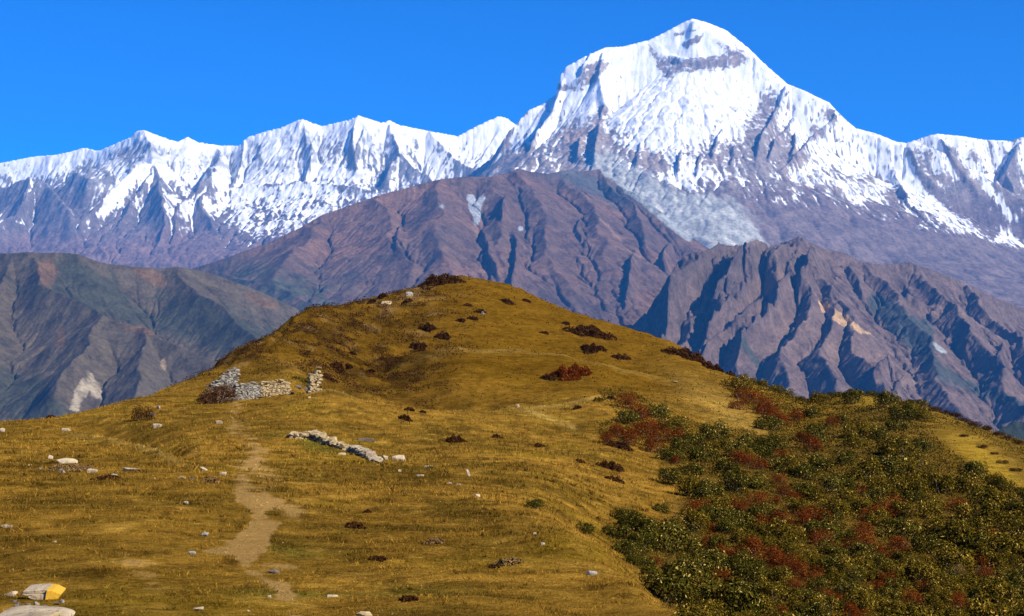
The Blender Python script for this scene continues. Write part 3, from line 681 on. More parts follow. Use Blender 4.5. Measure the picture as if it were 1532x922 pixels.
def cubic_matrix(n_fine, n_coarse):
    t = np.linspace(0, n_coarse - 1, n_fine); i = np.clip(t.astype(int), 0, n_coarse - 2); f = t - i
    M = np.zeros((n_fine, n_coarse)); r = np.arange(n_fine)
    for k, wk in ((-1, -0.5 * f + f * f - 0.5 * f ** 3), (0, 1 - 2.5 * f * f + 1.5 * f ** 3), (1, 0.5 * f + 2 * f * f - 1.5 * f ** 3), (2, -0.5 * f * f + 0.5 * f ** 3)):
        np.add.at(M, (r, np.clip(i + k, 0, n_coarse - 1)), wk)
    return M

NX, NY = 1120, 820
GPX = np.linspace(-340, 1880, NX); GLY = np.linspace(math.log(4.0), math.log(620), NY); GY = np.exp(GLY)
fit = tps_fit(CTRL)
cpx, cly = np.linspace(GPX[0], GPX[-1], 150), np.linspace(GLY[0], GLY[-1], 130)
cp, cy = np.meshgrid(cpx, np.exp(cly))
coarse = tps_eval(fit, cp, np.clip(cy, 8, 330))
PYG = cubic_matrix(NY, 130) @ coarse @ cubic_matrix(NX, 150).T
PXm, Ym = np.meshgrid(GPX, GY)
Xm = (PXm - CX) / F * Ym
Zm = (HY - PYG) / F * Ym
far = np.clip(Ym / 45, 0.25, 1.0)
Zm += far * (0.20 * fbm(Xm / 11, Ym / 11, 3, 801) + 0.10 * fbm(Xm / 3.2, Ym / 3.2, 3, 811))
Zm += 0.035 * fbm(Xm / 0.8, Ym / 0.8, 3, 821) * np.clip(Ym / 12, 0.5, 1.5)
hillside = sstep(115, 150, Ym) * sstep(1150, 950, PXm)
rough_l = sstep(720, 560, PXm - (Ym - 200) * 0.6) * hillside
Zm += hillside * 0.22 * fbm(Xm / 6, Ym / 6, 4, 831) + rough_l * (1.0 * ridged(Xm / 9, Ym / 9, 4, 841) + 0.25 * fbm(Xm / 2.2, Ym / 2.2, 3, 845))
Zm += rough_l * 0.35 * ridged(Xm / 3.2, Ym / 4.5, 3, 847)
terr = np.sin((Zm + 0.5 * fbm(Xm / 9, Ym / 9, 3, 851)) * 2 * math.pi / 0.9)
Zm += 0.06 * terr * sstep(40, 100, Ym)
def hollow(xs, ys, amps, off, wid, lip):
    """a fold of the ground behind a rounded rim"""
    yr = np.interp(PXm, xs, ys) * (1 + 0.015 * fbm(PXm / 60, Ym / 60, 2, 899)); A = np.interp(PXm, xs, amps)
    d = Ym - yr - off
    return -A * np.exp(-(d / np.where(d < 0, wid * .55, wid * 1.5)) ** 2) + lip * np.clip(A, 0, 1) * np.exp(-((Ym - yr) / 3.0) ** 2)
Zm += hollow([430, 490, 560, 610, 680, 770, 860, 930, 980], [100, 102, 104, 105, 107, 112, 115, 119, 122], [0, 2.4, 2.8, 2.6, 1.7, 0.9, 0.7, 0.6, 0], 9, 7, 0.15)
Zm += hollow([560, 640, 700, 780, 850, 930, 1020], [156, 162, 167, 167, 166, 160, 158], [0, 1.2, 1.8, 1.7, 1.5, 1.0, 0], 11, 9, 0.25)
Zm += hollow([60, 110, 150, 200, 250, 300], [78, 75, 71, 63, 54, 46], [0, 0.5, 1.0, 1.0, 0.7, 0], 7, 6, 0.1)
def rim_line(xs, ys, amps, wid):
    return np.interp(PXm, xs, amps) * np.exp(-((Ym - np.interp(PXm, xs, ys)) / wid) ** 2)
RIMS = (rim_line([430, 480, 560, 610, 680, 770, 860, 930, 980], [100, 101, 99, 99, 103, 110, 115, 119, 122], [0, .6, 1, 1, .9, .9, 1, .9, 0], 2.4)
        + rim_line([560, 640, 700, 780, 850, 930, 1020], [153, 158, 165, 166, 165, 159, 157], [0, .5, .8, .9, .9, .7, 0], 3.0)
        + rim_line([60, 110, 150, 200, 250, 300], [77, 74, 70, 62, 53, 45], [0, .4, .9, 1, .9, 0], 1.6))  # pale grass along the rims, with their rim light put into the colour
FLANK = sstep(118, 126, Ym) * sstep(235, 160, Ym) * sstep(430, 500, PXm) * sstep(690, 600, PXm - (Ym - 130) * 0.9)
Yc = np.interp(PXm, *CREST)
t = np.maximum(Ym - Yc - 2, 0)
Zm -= 0.62 * t * t / (t + 16)
PYG = HY - Zm / Ym * F

def ground_z(x, y):
    """height of the hill at world x, y (arrays or numbers)"""
    x = np.asarray(x, float); y = np.asarray(y, float)
    a = np.clip(((x / y * F + CX) - GPX[0]) / (GPX[1] - GPX[0]), 0, NX - 1.001)
    b = np.clip((np.log(y) - GLY[0]) / (GLY[1] - GLY[0]), 0, NY - 1.001)
    i, j = b.astype(int), a.astype(int); fb, fa = b - i, a - j
    return (Zm[i, j] * (1 - fa) + Zm[i, j + 1] * fa) * (1 - fb) + (Zm[i + 1, j] * (1 - fa) + Zm[i + 1, j + 1] * fa) * fb

def spot(px, py, ymin=8.0):
    """the first point of the hill met along the line of sight through a pixel of the photograph"""
    j = int(np.clip(round((px - GPX[0]) / (GPX[1] - GPX[0])), 0, NX - 1))
    i0 = int(np.searchsorted(GY, ymin))
    c = PYG[i0:, j]
    k = np.nonzero(c <= py)[0]
    i = i0 + (int(k[0]) if len(k) else int(np.argmin(c[:NY - i0 - 1])))
    y = float(GY[i]); x = (px - CX) / F * y
    return x, y, float(ground_z(x, y))

# what grows where, plus flank shade and rim light (colour kept on the ground)
n1 = fbm(Xm / 14, Ym / 14, 4, 861); n2 = fbm(Xm / 2.6, Ym / 2.6, 4, 871); n3 = fbm(Xm / 0.5, Ym / 0.7, 3, 881)
dirt = (poly(PXm, PYG, [(350, 734), (380, 740), (428, 747), (420, 759), (392, 767), (422, 782), (408, 800), (398, 825), (384, 838), (350, 832), (296, 826), (350, 808), (370, 786), (378, 766), (352, 750)])
        + .9 * ell(PXm, PYG, 438, 766, 20, 15) + .9 * lin(PXm, PYG, [(362, 835), (372, 852), (396, 868), (428, 888)], 11) + .75 * lin(PXm, PYG, [(395, 850), (448, 850)], 4.5) + .55 * lin(PXm, PYG, [(195, 842), (228, 865)], 22)
        + .7 * lin(PXm, PYG, [(352, 610), (345, 642), (372, 655), (390, 680), (358, 704), (366, 732)], 13) + .6 * lin(PXm, PYG, [(425, 886), (440, 912), (452, 940)], 14) + .5 * lin(PXm, PYG, [(380, 700), (412, 715), (395, 735)], 13))
dirt = blur(dirt, 9)
streaky = fbm(Xm / 1.4, Ym / 0.8, 4, 885)
dirt = sstep(0.38, 0.85, dirt * 1.05 + 0.5 * n2 + 0.4 * n3 + 0.8 * streaky - 0.02) * np.clip(dirt * 3, 0, 1) * (Ym < 130)
straw = (RIMS + lin(PXm, PYG, [(782, 612), (820, 625), (858, 640)], 4) + .7 * ell(PXm, PYG, 1080, 610, 90, 22, 32) + .7 * ell(PXm, PYG, 1480, 690, 70, 20, 35) + .6 * ell(PXm, PYG, 1295, 600, 50, 10))  # pale grass bands, joined by the light painted along the rims
straw = np.clip(straw, 0, 1) * np.clip(0.75 + 0.8 * n2, 0, 1)
yellow = np.clip(ell(PXm, PYG, 1475, 690, 85, 26, 35) + .8 * ell(PXm, PYG, 1295, 600, 60, 12), 0, 1)
pale = blur(rough_l * sstep(0.2, 0.45, fbm(Xm / 3.5, Ym / 5, 4, 891)), 1) + ell(PXm, PYG, 616, 440, 18, 10, -25) * .6 + ell(PXm, PYG, 580, 460, 14, 8) * .5
gc = np.zeros(PXm.shape + (3,)) + np.array((0.210, 0.114, 0.015))
gc = mixc(gc, (0.27, 0.145, 0.020), sstep(-0.1, 0.45, n1 + 0.4 * n2))
gc = mixc(gc, (0.125, 0.074, 0.010), sstep(-0.05, 0.4, n2 - 0.4 * n1 + .1) * 0.85)
n4 = fbm(Xm / 0.9, Ym / 1.3, 4, 887); n5 = fbm(Xm / 5.5, Ym / 9, 4, 889)
gc = mixc(gc, (0.085, 0.048, 0.007), sstep(0.05, 0.5, n4 + 0.3 * n2) * 0.8)
gc = mixc(gc, (0.15, 0.092, 0.008), sstep(0.1, 0.5, n5 - 0.2 * n2) * 0.7)
gc = mixc(gc, (0.38, 0.22, 0.035), sstep(0.15, 0.5, -n4 + 0.4 * n5) * 0.5)
gc = mixc(gc, (0.135, 0.068, 0.005), hillside * 0.8)
gc = mixc(gc, (0.062, 0.034, 0.006), np.clip(rough_l * sstep(-0.25, 0.35, fbm(Xm / 4, Ym / 6, 4, 895)), 0, 1) * 0.8)
gc = mixc(gc, (0.13, 0.115, 0.016), np.clip(ell(PXm, PYG, 500, 890, 130, 14) + ell(PXm, PYG, 480, 668, 90, 10, 10) + ell(PXm, PYG, 420, 830, 50, 12), 0, 1) * sstep(-.2, .3, n2) * 0.8)
gc = mixc(gc, (0.34, 0.22, 0.10), np.clip(pale, 0, 1) * 0.5)
gc = mixc(gc, (0.40, 0.27, 0.07), straw * 0.7 * np.clip(0.7 + 0.9 * n3, 0.15, 1))
gc = mixc(gc, (0.34, 0.215, 0.012), yellow * 0.6)
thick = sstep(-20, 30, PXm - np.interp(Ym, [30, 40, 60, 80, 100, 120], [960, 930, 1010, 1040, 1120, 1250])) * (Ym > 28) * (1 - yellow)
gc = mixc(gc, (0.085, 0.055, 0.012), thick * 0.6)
gc = mixc(gc, (0.34, 0.20, 0.058), dirt)
gc = mixc(gc, (0.060, 0.032, 0.005), FLANK * np.clip(0.45 + 1.3 * fbm(Xm / 2.6, Ym / 4, 4, 897), 0.1, 0.9))  # flank darkened: heather tone, with the slope's shade put into the colour
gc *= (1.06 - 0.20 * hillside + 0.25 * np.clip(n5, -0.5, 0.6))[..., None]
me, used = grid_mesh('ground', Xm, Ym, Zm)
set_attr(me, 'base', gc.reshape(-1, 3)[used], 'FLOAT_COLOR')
set_attr(me, 'dirt', dirt.reshape(-1)[used])
m = NT('dry_grass_turf')
p = m.pos()
a1 = m.noise(22, 5, 0.65, p); a2 = m.noise(5.5, 6, 0.65, p); a3 = m.noise(1.1, 6, 0.6, p); a4 = m.noise(0.25, 5, 0.6, p)
v = m.math('ADD', m.math('ADD', m.math('MULTIPLY', a1, 0.5), m.math('MULTIPLY', a2, 0.9)), m.math('ADD', m.math('MULTIPLY', a3, 0.8), m.math('MULTIPLY', a4, 0.5)))
c = m.attr('base', 'Color')
k = m.math('SUBTRACT', 1.0, m.math('MULTIPLY', m.attr('dirt'), 0.75))
c2 = m.mix(m.ramp(v, 0.95, 1.75), m.mix(1.0, c, (0.34, 0.31, 0.30), 'MULTIPLY'), m.mix(1.0, c, (1.75, 1.75, 1.75), 'MULTIPLY'))
c = m.mix(k, c, c2)
m.l(c, m.b.inputs['Base Color'])
m.b.inputs['Roughness'].default_value = 0.95
m.b.inputs['Specular IOR Level'].default_value = 0.0
m.bump(v, 1.0, 0.11)
tag(link('ground', me, m.m), 'golden dry grass hill with a worn dirt track and a rounded summit', kind='structure')

# ------------------------------------------------------------------ grass: loose blades, nobody could count them
rng = np.random.default_rng(5)
def blades(n, px, Y, h, w, colr, lean=0.6, per=1):
    x = (px - CX) / F * Y
    if per > 1:
        x = np.repeat(x, per) + rng.normal(0, 1, n * per) * np.repeat(h, per) * 0.35
        Y = np.repeat(Y, per) + rng.normal(0, 1, n * per) * np.repeat(h, per) * 0.35
        h = np.repeat(h, per) * rng.uniform(0.6, 1.2, n * per); w = np.repeat(w, per); colr = np.repeat(colr, per, 0)
        n = n * per
    z = ground_z(x, Y) - 0.01
    a = rng.uniform(0, 2 * math.pi, n); la = rng.uniform(0, 2 * math.pi, n); l = rng.uniform(0, lean, n) * h
    bx, by = np.cos(a) * w / 2, np.sin(a) * w / 2
    tx, ty = np.cos(la) * l, np.sin(la) * l
    v = np.empty((n, 4, 3))
    v[:, 0] = np.stack([x - bx, Y - by, z], 1); v[:, 1] = np.stack([x + bx, Y + by, z], 1)
    v[:, 2] = np.stack([x + bx * .5 + tx * .45, Y + by * .5 + ty * .45, z + h * .6], 1)
    v[:, 3] = np.stack([x + tx, Y + ty, z + h], 1)
    return v.reshape(-1, 3), np.arange(n * 4).reshape(n, 4), np.repeat(colr, 4, 0)
def sample_field(A, px, Y):
    a = np.clip((px - GPX[0]) / (GPX[1] - GPX[0]), 0, NX - 1).astype(int); b = np.clip((np.log(Y) - GLY[0]) / (GLY[1] - GLY[0]), 0, NY - 1).astype(int)
    return A[b, a]
N = 190000
px = rng.uniform(-120, 1120, N); Y = np.exp(rng.uniform(math.log(10.5), math.log(130), N))
keep = rng.random(N) > np.clip(sample_field(dirt, px, Y) * 1.3, 0, 0.97)
dens = sample_field(fbm(Xm / 1.3, Ym / 1.6, 3, 905), px, Y)
keep &= rng.random(N) < np.clip(0.55 + 1.2 * dens, 0.1, 1)
px, Y = px[keep], Y[keep]; N = len(px)
h = np.clip(rng.uniform(1.8, 5.5, N) * (0.6 + 1.6 * np.clip(sample_field(n4, px, Y) + .25, 0, 1)) * Y / F, 0.02, 0.15); w = np.clip(1.3 * Y / F, 0.006, 0.05)
cb = sample_field(gc, px, Y) * rng.choice([0.5, 0.8, 1.1, 1.4, 1.8], (N, 1), p=[.25, .32, .27, .12, .04])
V, Q, Cc = blades(N, px, Y, h, w, cb, 0.9)
M_ = 3600
tx = rng.uniform(-100, 1080, M_); tY = np.exp(rng.uniform(math.log(11), math.log(60), M_))
kk = (sample_field(n4, tx, tY) + 0.5 * sample_field(n2, tx, tY) > 0.02) & (sample_field(dirt, tx, tY) < 0.4); tx, tY = tx[kk], tY[kk]; M_ = len(tx)
th = np.clip(rng.uniform(3, 7, M_) * tY / F, 0.03, 0.14)
tc = sample_field(gc, tx, tY) * rng.choice([0.4, 0.7, 1.1, 1.5], (M_, 1), p=[.35, .3, .2, .15])
V2, Q2, C2 = blades(M_, tx, tY, th, np.clip(1.1 * tY / F, 0.006, 0.03), tc, 1.3, 11)
V, Q, Cc = np.concatenate([V, V2]), np.concatenate([Q, Q2 + len(V)]), np.concatenate([Cc, C2])
me = bpy.data.meshes.new('grass'); mesh_arrays(me, V, Q, False); set_attr(me, 'base', np.clip(Cc, 0, 0.7), 'FLOAT_COLOR')
m = NT('grass_blade'); m.l(m.attr('base', 'Color'), m.b.inputs['Base Color']); m.b.inputs['Roughness'].default_value = 0.7
m.b.inputs['Specular IOR Level'].default_value = 0.0
GRASS_MAT = m.m
tag(link('grass', me, GRASS_MAT), 'short dry golden grass covering the near slope', 'grass', kind='stuff')
# ------------------------------------------------------------------ stone
def stone_material(name, a, b, lichen=True):
    m = NT(name); p = m.n('ShaderNodeTexCoord').outputs['Object']
    n1 = m.noise(3.0, 7, 0.65, p); n2 = m.noise(16, 5, 0.6, p)
    c = m.mix(m.ramp(n1, 0.35, 0.68), a, b)
    c = m.mix(m.ramp(n2, 0.60, 0.72), c, (0.10, 0.085, 0.06))
    if lichen: c = m.mix(m.ramp(m.noise(7, 4, 0.5, p), 0.66, 0.74), c, (0.42, 0.30, 0.10))
    m.l(c, m.b.inputs['Base Color']); m.b.inputs['Roughness'].default_value = 0.9
    m.b.inputs['Specular IOR Level'].default_value = 0.05
    m.bump(m.math('ADD', n1, m.math('MULTIPLY', n2, 0.4)), 0.8, 0.06)
    return m.m
PALE = stone_material('pale_stone', (0.45, 0.36, 0.24), (0.25, 0.195, 0.125))
WARM = stone_material('warm_wall_stone', (0.46, 0.35, 0.19), (0.24, 0.17, 0.085))
GREY = stone_material('grey_wall_stone', (0.36, 0.33, 0.27), (0.15, 0.13, 0.105))
DARK = stone_material('dark_rubble_stone', (0.16, 0.13, 0.10), (0.07, 0.055, 0.045), False)
import bmesh
def hull_points(r, sx, sy, sz, n=14):
    q = r.normal(0, 1, (n, 3)); q /= np.linalg.norm(q, axis=1)[:, None]
    q = np.sign(q) * np.abs(q) ** 0.55
    return q * np.array((sx, sy, sz)) / 2 * r.uniform(0.78, 1.05, (n, 1))
def add_hull(bm, pts):
    vs = [bm.verts.new(p) for p in pts]
    r = bmesh.ops.convex_hull(bm, input=vs)
    dead = [g for g in r['geom_interior'] + r['geom_unused'] if isinstance(g, bmesh.types.BMVert)]
    if dead: bmesh.ops.delete(bm, geom=list(set(dead)), context='VERTS')
def bm_object(name, bm, mat, parent=None, smooth=False):
    me = bpy.data.meshes.new(name); bm.to_mesh(me); bm.free()
    return link(name, me, mat, parent)
def rock(px, py, wpx, hpx, label, mat=PALE, depth=0.7, name='rock', group=None, rz=0.0, sink=0.32, n=12, tilt=0):
    x, y, z = spot(px, py)
    wpx *= 1.0; hpx *= 0.95
    s = y / F; r = np.random.default_rng(int(px * 7 + py * 13))
    bm = bmesh.new(); add_hull(bm, hull_points(r, wpx * s, wpx * s * depth, max(hpx * s * 1.25, 0.03), n))
    bmesh.ops.bevel(bm, geom=list(bm.edges), offset=min(wpx, hpx) * s * 0.06, segments=1, affect='EDGES')
    bmesh.ops.translate(bm, verts=bm.verts, vec=(0, 0, hpx * s * (0.5 - sink)))
    o = bm_object(name, bm, mat); o.location = (x, y, z); o.rotation_euler = (0, math.radians(tilt), rz)
    tag(o, label, name.replace('_', ' '), group)
    return o

rock(100, 694, 38, 10, 'long pale flat stone, largest of the slabs lying on the grass at left', depth=0.45)
rock(75, 688, 10, 9, 'small upright pale stone touching the upper end of the long flat slab')
rock(93, 708, 14, 9, 'pale rounded stone just below the long flat slab')
rock(138, 707, 22, 10, 'pale humped stone at the top of a small dark earth bank', depth=0.5)
rock(170, 714, 15, 7, 'small pale stone lodged in the dark edge of an earth bank')
rock(196, 706, 32, 8, 'thin pale slab lying right of the small dark earth bank', depth=0.4)
rock(45, 697, 8, 5, 'small pale stone among twigs left of the long flat slab')
rock(62, 703, 9, 5, 'small grey stone among twigs below the long flat slab', GREY)
rock(13, 790, 26, 6, 'thin pale slab cut by the picture edge halfway down the slope', depth=0.5)
rock(3, 647, 10, 8, 'small bright stone at the picture edge near the grass skyline')
rock(97, 645, 18, 6, 'flat pale stone with a dark shadow on the pale grass rim')
rock(235, 640, 16, 9, 'whitish stone at the foot of the dark bush with rubble', PALE)
rock(228, 623, 9, 9, 'grey stone half buried under the dark bush with rubble', GREY)
rock(237, 612, 8, 7, 'topmost grey stone showing through the dark bush with rubble', GREY)
rock(328, 634, 13, 7, 'small white stone alone on the grass below the ruined hut')
rock(306, 704, 20, 7, 'pale flat stone left of the start of the dirt track', depth=0.5)
rock(333, 711, 14, 6, 'pale stone beside a dark tuft above the dirt track')
rock(271, 716, 20, 5, 'low brownish stone on the grass edge left of the track', WARM)
rock(288, 719, 9, 6, 'small dark stone next to the low brownish stone', DARK)
rock(278, 755, 9, 6, 'small blue-grey stone lying alone left of the dirt track', GREY)
rock(308, 803, 24, 9, 'broken grey stone with dry twigs at the left edge of the track', GREY, depth=0.5)
rock(288, 832, 18, 7, 'thin grey stone below the broken stone beside the track', GREY, depth=0.4)
rock(410, 858, 22, 7, 'black stone cropping out of the worn dirt track', DARK, depth=0.5)
rock(82, 813, 8, 4, 'tiny brown stone on the bare turf above the painted stone', WARM)
rock(298, 914, 20, 8, 'small pale stone in the grass at the bottom edge', depth=0.6)
rock(403, 895, 7, 5, 'tiny white stone at the lower end of the dirt track')
rock(498, 894, 22, 4, 'narrow pale stone in greener grass at the bottom', depth=0.4)
rock(545, 921, 30, 7, 'tan flat stone cut by the bottom edge of the picture', WARM)
rock(702, 714, 6, 16, 'narrow white standing stone on the slope below the stone row', tilt=-18)
rock(714, 744, 10, 6, 'small white stone below the narrow standing stone')
rock(812, 816, 9, 6, 'small white stone on the bare slope below the lone green bush')
rock(800, 801, 7, 5, 'tiny pale stone above another on the bare slope near the spur edge')
rock(884, 862, 20, 9, 'grey stone among dry twigs near the edge of the grassy spur', GREY)
rock(640, 700, 20, 6, 'flat pale stone right of the last block of the stone row', depth=0.5)
rock(598, 706, 7, 5, 'tiny bright stone just under the last block of the stone row')
rock(628, 713, 16, 5, 'thin pale stone below the flat one right of the stone row', depth=0.5)
rock(673, 726, 8, 5, 'small pale stone at the far lower end of the stone row')
rock(686, 726, 7, 4, 'tiny pale stone furthest right beyond the stone row')
rock(546, 661, 34, 5, 'dark flat stone half hidden in grass above the stone row', DARK, depth=0.4)
rock(775, 610, 9, 7, 'small cream boulder on the pale path in the saddle', WARM, depth=0.9)
rock(724, 470, 10, 8, 'pale stone by a dark tuft high on the round hill', GREY)
rock(643, 491, 9, 6, 'pale stone above a dark tuft on the left flank of the hill', GREY)
rock(612, 443, 14, 8, 'grey outcrop beside the dark heath patch near the summit', GREY)
rock(578, 456, 18, 7, 'light outcrop on the left shoulder of the round hill', WARM)
rock(372, 916, 7, 4, 'tiny pale pebble stone at bottom edge beside the greener grass')
rock(1010, 573, 9, 4, 'small pale stone on the straw coloured upper slope', WARM)

# the painted way mark stone and its neighbours at the lower left corner
def slab(name, pts, thick, mat, zr, label, cat, face_mat=None, yoff=0.0):
    """a broken slab standing on the slope: outline in metres (x, z), rough edges"""
    pass
x, y, z = spot(63, 898)
s = y / F
way = bpy.data.objects.new('painted_stone', None); way.location = (x, y, z); COL.objects.link(way)
tag(way, 'pale layered stone with one end painted yellow, lower left corner', 'way mark')
r = np.random.default_rng(3)
bm = bmesh.new()
out = [(-31, 4), (-28, 11), (-24, 15), (-5, 19), (8, 18), (14, -1), (2, 0), (-10, 1)]
def prism(bm, outline, y0, y1, sc, jit=0.0):
    a = [bm.verts.new((px_ * sc, y0 + r.normal(0, jit), pz * sc)) for px_, pz in outline]
    b = [bm.verts.new((px_ * sc * 0.96, y1 + r.normal(0, jit), pz * sc + 0.02)) for px_, pz in outline]
    bm.faces.new(a); bm.faces.new(b[::-1])
    for i in range(len(a)): bm.faces.new((a[i], b[i], b[(i + 1) % len(a)], a[(i + 1) % len(a)]))
prism(bm, [(-31, 9), (-27, 12.5), (-8, 15), (9, 15), (12, 10), (-6, 8), (-20, 6), (-29, 6.5)], -0.02, 0.17, s, 0.006)
prism(bm, [(-20, 4), (-12, 7), (4, 8), (12, 9), (13, -2), (3, -3), (-14, 1)], -0.05, 0.14, s, 0.006)
bmesh.ops.recalc_face_normals(bm, faces=bm.faces)
bmesh.ops.bevel(bm, geom=list(bm.edges), offset=0.004, segments=1, affect='EDGES')
bm_object('slab', bm, PALE, way)
bm = bmesh.new()
prism(bm, [(9.5, 15.5), (19, 14.5), (31, 9), (29, 5), (23, -1.5), (12, -3.5), (7, -2.5)], -0.06, 0.15, s, 0.006)
bmesh.ops.recalc_face_normals(bm, faces=bm.faces)
bmesh.ops.bevel(bm, geom=list(bm.edges), offset=0.005, segments=1, affect='EDGES')
m = NT('yellow_paint_on_stone'); p = m.n('ShaderNodeTexCoord').outputs['Object']
m.l(m.mix(m.ramp(m.noise(22, 6, 0.7, p), 0.56, 0.72), (0.55, 0.30, 0.012), (0.42, 0.28, 0.08)), m.b.inputs['Base Color']); m.b.inputs['Roughness'].default_value = 0.75
m.bump(m.noise(30, 4, 0.6, p), 0.5, 0.02)
o = bm_object('painted_end', bm, m.m, way); o['label'] = 'yellow painted end of the stone'
rock(12, 892, 30, 12, 'broken pale stone left of the yellow painted one', depth=0.5)
rock(50, 926, 112, 16, 'big flat grey-white boulder at the bottom left corner', PALE, depth=0.8, name='boulder', n=40, sink=0.35)
for px_, py_ in ((20, 902), (30, 905), (42, 908), (55, 907), (66, 909), (84, 906), (25, 910), (92, 902)):
    rock(px_, py_, r.uniform(8, 13), r.uniform(5, 7), 'small dark stone chip packed between painted stone and big boulder', r.choice([DARK, GREY]), group='stone chips under the painted stone')

# ------------------------------------------------------------------ dry stone work
def stones_wall(bm, r, x0, x1, ydepth, top, base, sz, tint=None):
    """courses of rough stones from x0 to x1; top(x) and base(x) give heights"""
    zc = min(base(x0), base(x1), base((x0 + x1) / 2)) - 0.15
    zmax = max(top(x) for x in np.linspace(x0, x1, 20))
    while zc < zmax:
        hh = sz * r.uniform(0.35, 0.8)
        x = x0 - r.uniform(0, sz * 0.8); xe = x1 + r.uniform(-sz, sz * .7)
        while x < xe:
            ww = sz * r.uniform(0.8, 2.6)
            xm = x + ww / 2
            if base(xm) - 0.25 < zc + hh / 2 < top(xm) + 0.04 and xm < xe + 0.05 and not (zc + hh > top(xm) - sz and r.random() < .4):
                for yy in np.arange(ydepth[0], ydepth[1], sz * 1.1):
                    p = hull_points(r, ww * 1.2, sz * 1.5, hh * 1.25, 16)
                    add_hull(bm, p + np.array((xm, yy + sz * .5 + r.normal(0, sz * .07), zc + hh / 2)))
            x += ww
        zc += hh * 0.97
r = np.random.default_rng(8)
HX, HYY, HZ = spot(380, 597)
hut = bpy.data.objects.new('ruined_hut', None); hut.location = (HX, HYY, HZ); hut.rotation_euler = (0, 0, math.radians(20)); COL.objects.link(hut)
tag(hut, 'ruined dry stone hut with one pointed gable wall left standing', 'ruin')
u = HYY / F
def gx(px_): return (px_ - 380) * u
def gz(py_): return (597 - py_) * u
bm = bmesh.new()
stones_wall(bm, r, gx(322), gx(358), (0.25, 0.75), lambda x: np.interp(x, [gx(316), gx(330), gx(336), gx(350), gx(356), gx(359)], [gz(574), gz(567), gz(560), gz(552), gz(547), gz(562)]), lambda x: gz(598), 0.15)
bm_object('gable_wall', bm, GREY, hut)
bm = bmesh.new()
stones_wall(bm, r, gx(352), gx(392), (-0.25, 0.3), lambda x: np.interp(x, [gx(352), gx(360), gx(392)], [gz(578), gz(573), gz(572)]), lambda x: np.interp(x, [gx(352), gx(392)], [gz(597), gz(590)]), 0.16)
o = bm_object('low_wall', bm, GREY, hut); o['label'] = 'grey half of the low front wall'
bm = bmesh.new()
stones_wall(bm, r, gx(391), gx(433), (-0.3, 0.3), lambda x: np.interp(x, [gx(391), gx(410), gx(432)], [gz(573), gz(571), gz(569)]), lambda x: np.interp(x, [gx(391), gx(433)], [gz(589), gz(595)]), 0.15)
o = bm_object('low_wall', bm, WARM, hut); o['label'] = 'sunlit cream half of the low front wall'
bm = bmesh.new()
for k in range(130):
    a = r.uniform(0, 1); px_ = 303 + 52 * a
    hmax = np.interp(px_, [303, 318, 340, 356], [6, 30, 26, 10])
    p = hull_points(r, r.uniform(.2, .5), r.uniform(.2, .4), r.uniform(.12, .25), 10)
    zz = r.uniform(-2, hmax)
    add_hull(bm, p + np.array((gx(px_), -0.75 + zz * 0.045 + r.normal(0, .12), gz(598) + zz * u)))
bm_object('fallen_rubble', bm, DARK, hut)

bm = bmesh.new()
px0, py0 = 466, 588
x, y, z = spot(px0, py0); u2 = y / F
stones_wall(bm, r, -4 * u2, 11 * u2, (-0.2, 0.35), lambda xx: np.interp(xx, [-4 * u2, 2 * u2, 9 * u2, 13 * u2], [26 * u2, 37 * u2, 39 * u2, 24 * u2]), lambda xx: 2 * u2, 0.18)
piece = bm_object('stone_pillar', bm, WARM); piece.location = (x, y, z); piece.rotation_euler = (0, math.radians(5), math.radians(25))
tag(piece, 'short leaning stone pillar standing right of the ruined hut', 'pillar')
for k, (px_, py_, w_, h_, mt, lb) in enumerate(((446, 583, 12, 7, DARK, 'dark fallen stone midway between the hut and the pillar'), (456, 584, 10, 6, DARK, 'dark fallen stone next to the left foot of the pillar'),
        (437, 590, 9, 6, DARK, 'black fallen stone against the right end of the hut wall'), (476, 584, 8, 6, GREY, 'grey fallen stone at the right foot of the pillar'), (463, 597, 6, 4, WARM, 'tiny cream stone in the grass below the pillar'))):
    rock(px_, py_, w_, h_, lb, mt)

# the row of tumbled stones below the hut: one long bedded outcrop and blocks
def wall_run(name, pts, hpx, dep, sz, label, cat, mat, seed):
    r = np.random.default_rng(seed)
    P = [spot(*p) for p in pts]
    o0 = P[0]; bm = bmesh.new()
    for (ax, ay, az), (bx, by, bz), h0, h1 in zip(P[:-1], P[1:], hpx[:-1], hpx[1:]):
        L = math.hypot(bx - ax, by - ay); n = max(2, int(L / (sz * .8)))
        for i in range(n):
            t = i / n; x = ax + (bx - ax) * t; y = ay + (by - ay) * t
            hh = (h0 + (h1 - h0) * t) * y / F
            zc = 0.0
            while zc < hh:
                dz = sz * r.uniform(.4, .7)
                for q in range(max(1, int(dep / sz))):
                    yy = y + (q - dep / sz / 2 + .5) * sz + r.normal(0, sz * .1); xx = x + r.normal(0, sz * .15)
                    gzz = float(ground_z(xx, yy))
                    add_hull(bm, hull_points(r, sz * r.uniform(.9, 1.8), sz * r.uniform(.9, 1.3), dz * 1.3, 11) + np.array((xx - o0[0], yy - o0[1], gzz - o0[2] + zc + dz * .3)))
                zc += dz
    o = bm_object(name, bm, mat); o.location = o0
    tag(o, label, cat)
wall_run('stone_wall', [(440, 655), (470, 657), (500, 667), (518, 674)], [5, 9, 8, 4], 1.5, 0.26, 'low tumbled dry stone wall of cream stones, long piece left of the gap', 'stone wall', WARM, 21)
wall_run('stone_wall', [(527, 676), (540, 680), (556, 688), (566, 692)], [7, 8, 5, 3], 1.2, 0.3, 'short tumbled stone wall piece right of the gap in the row', 'stone wall', PALE, 22)
rock(575, 688, 15, 9, 'pale block between the short wall piece and the pointed block')
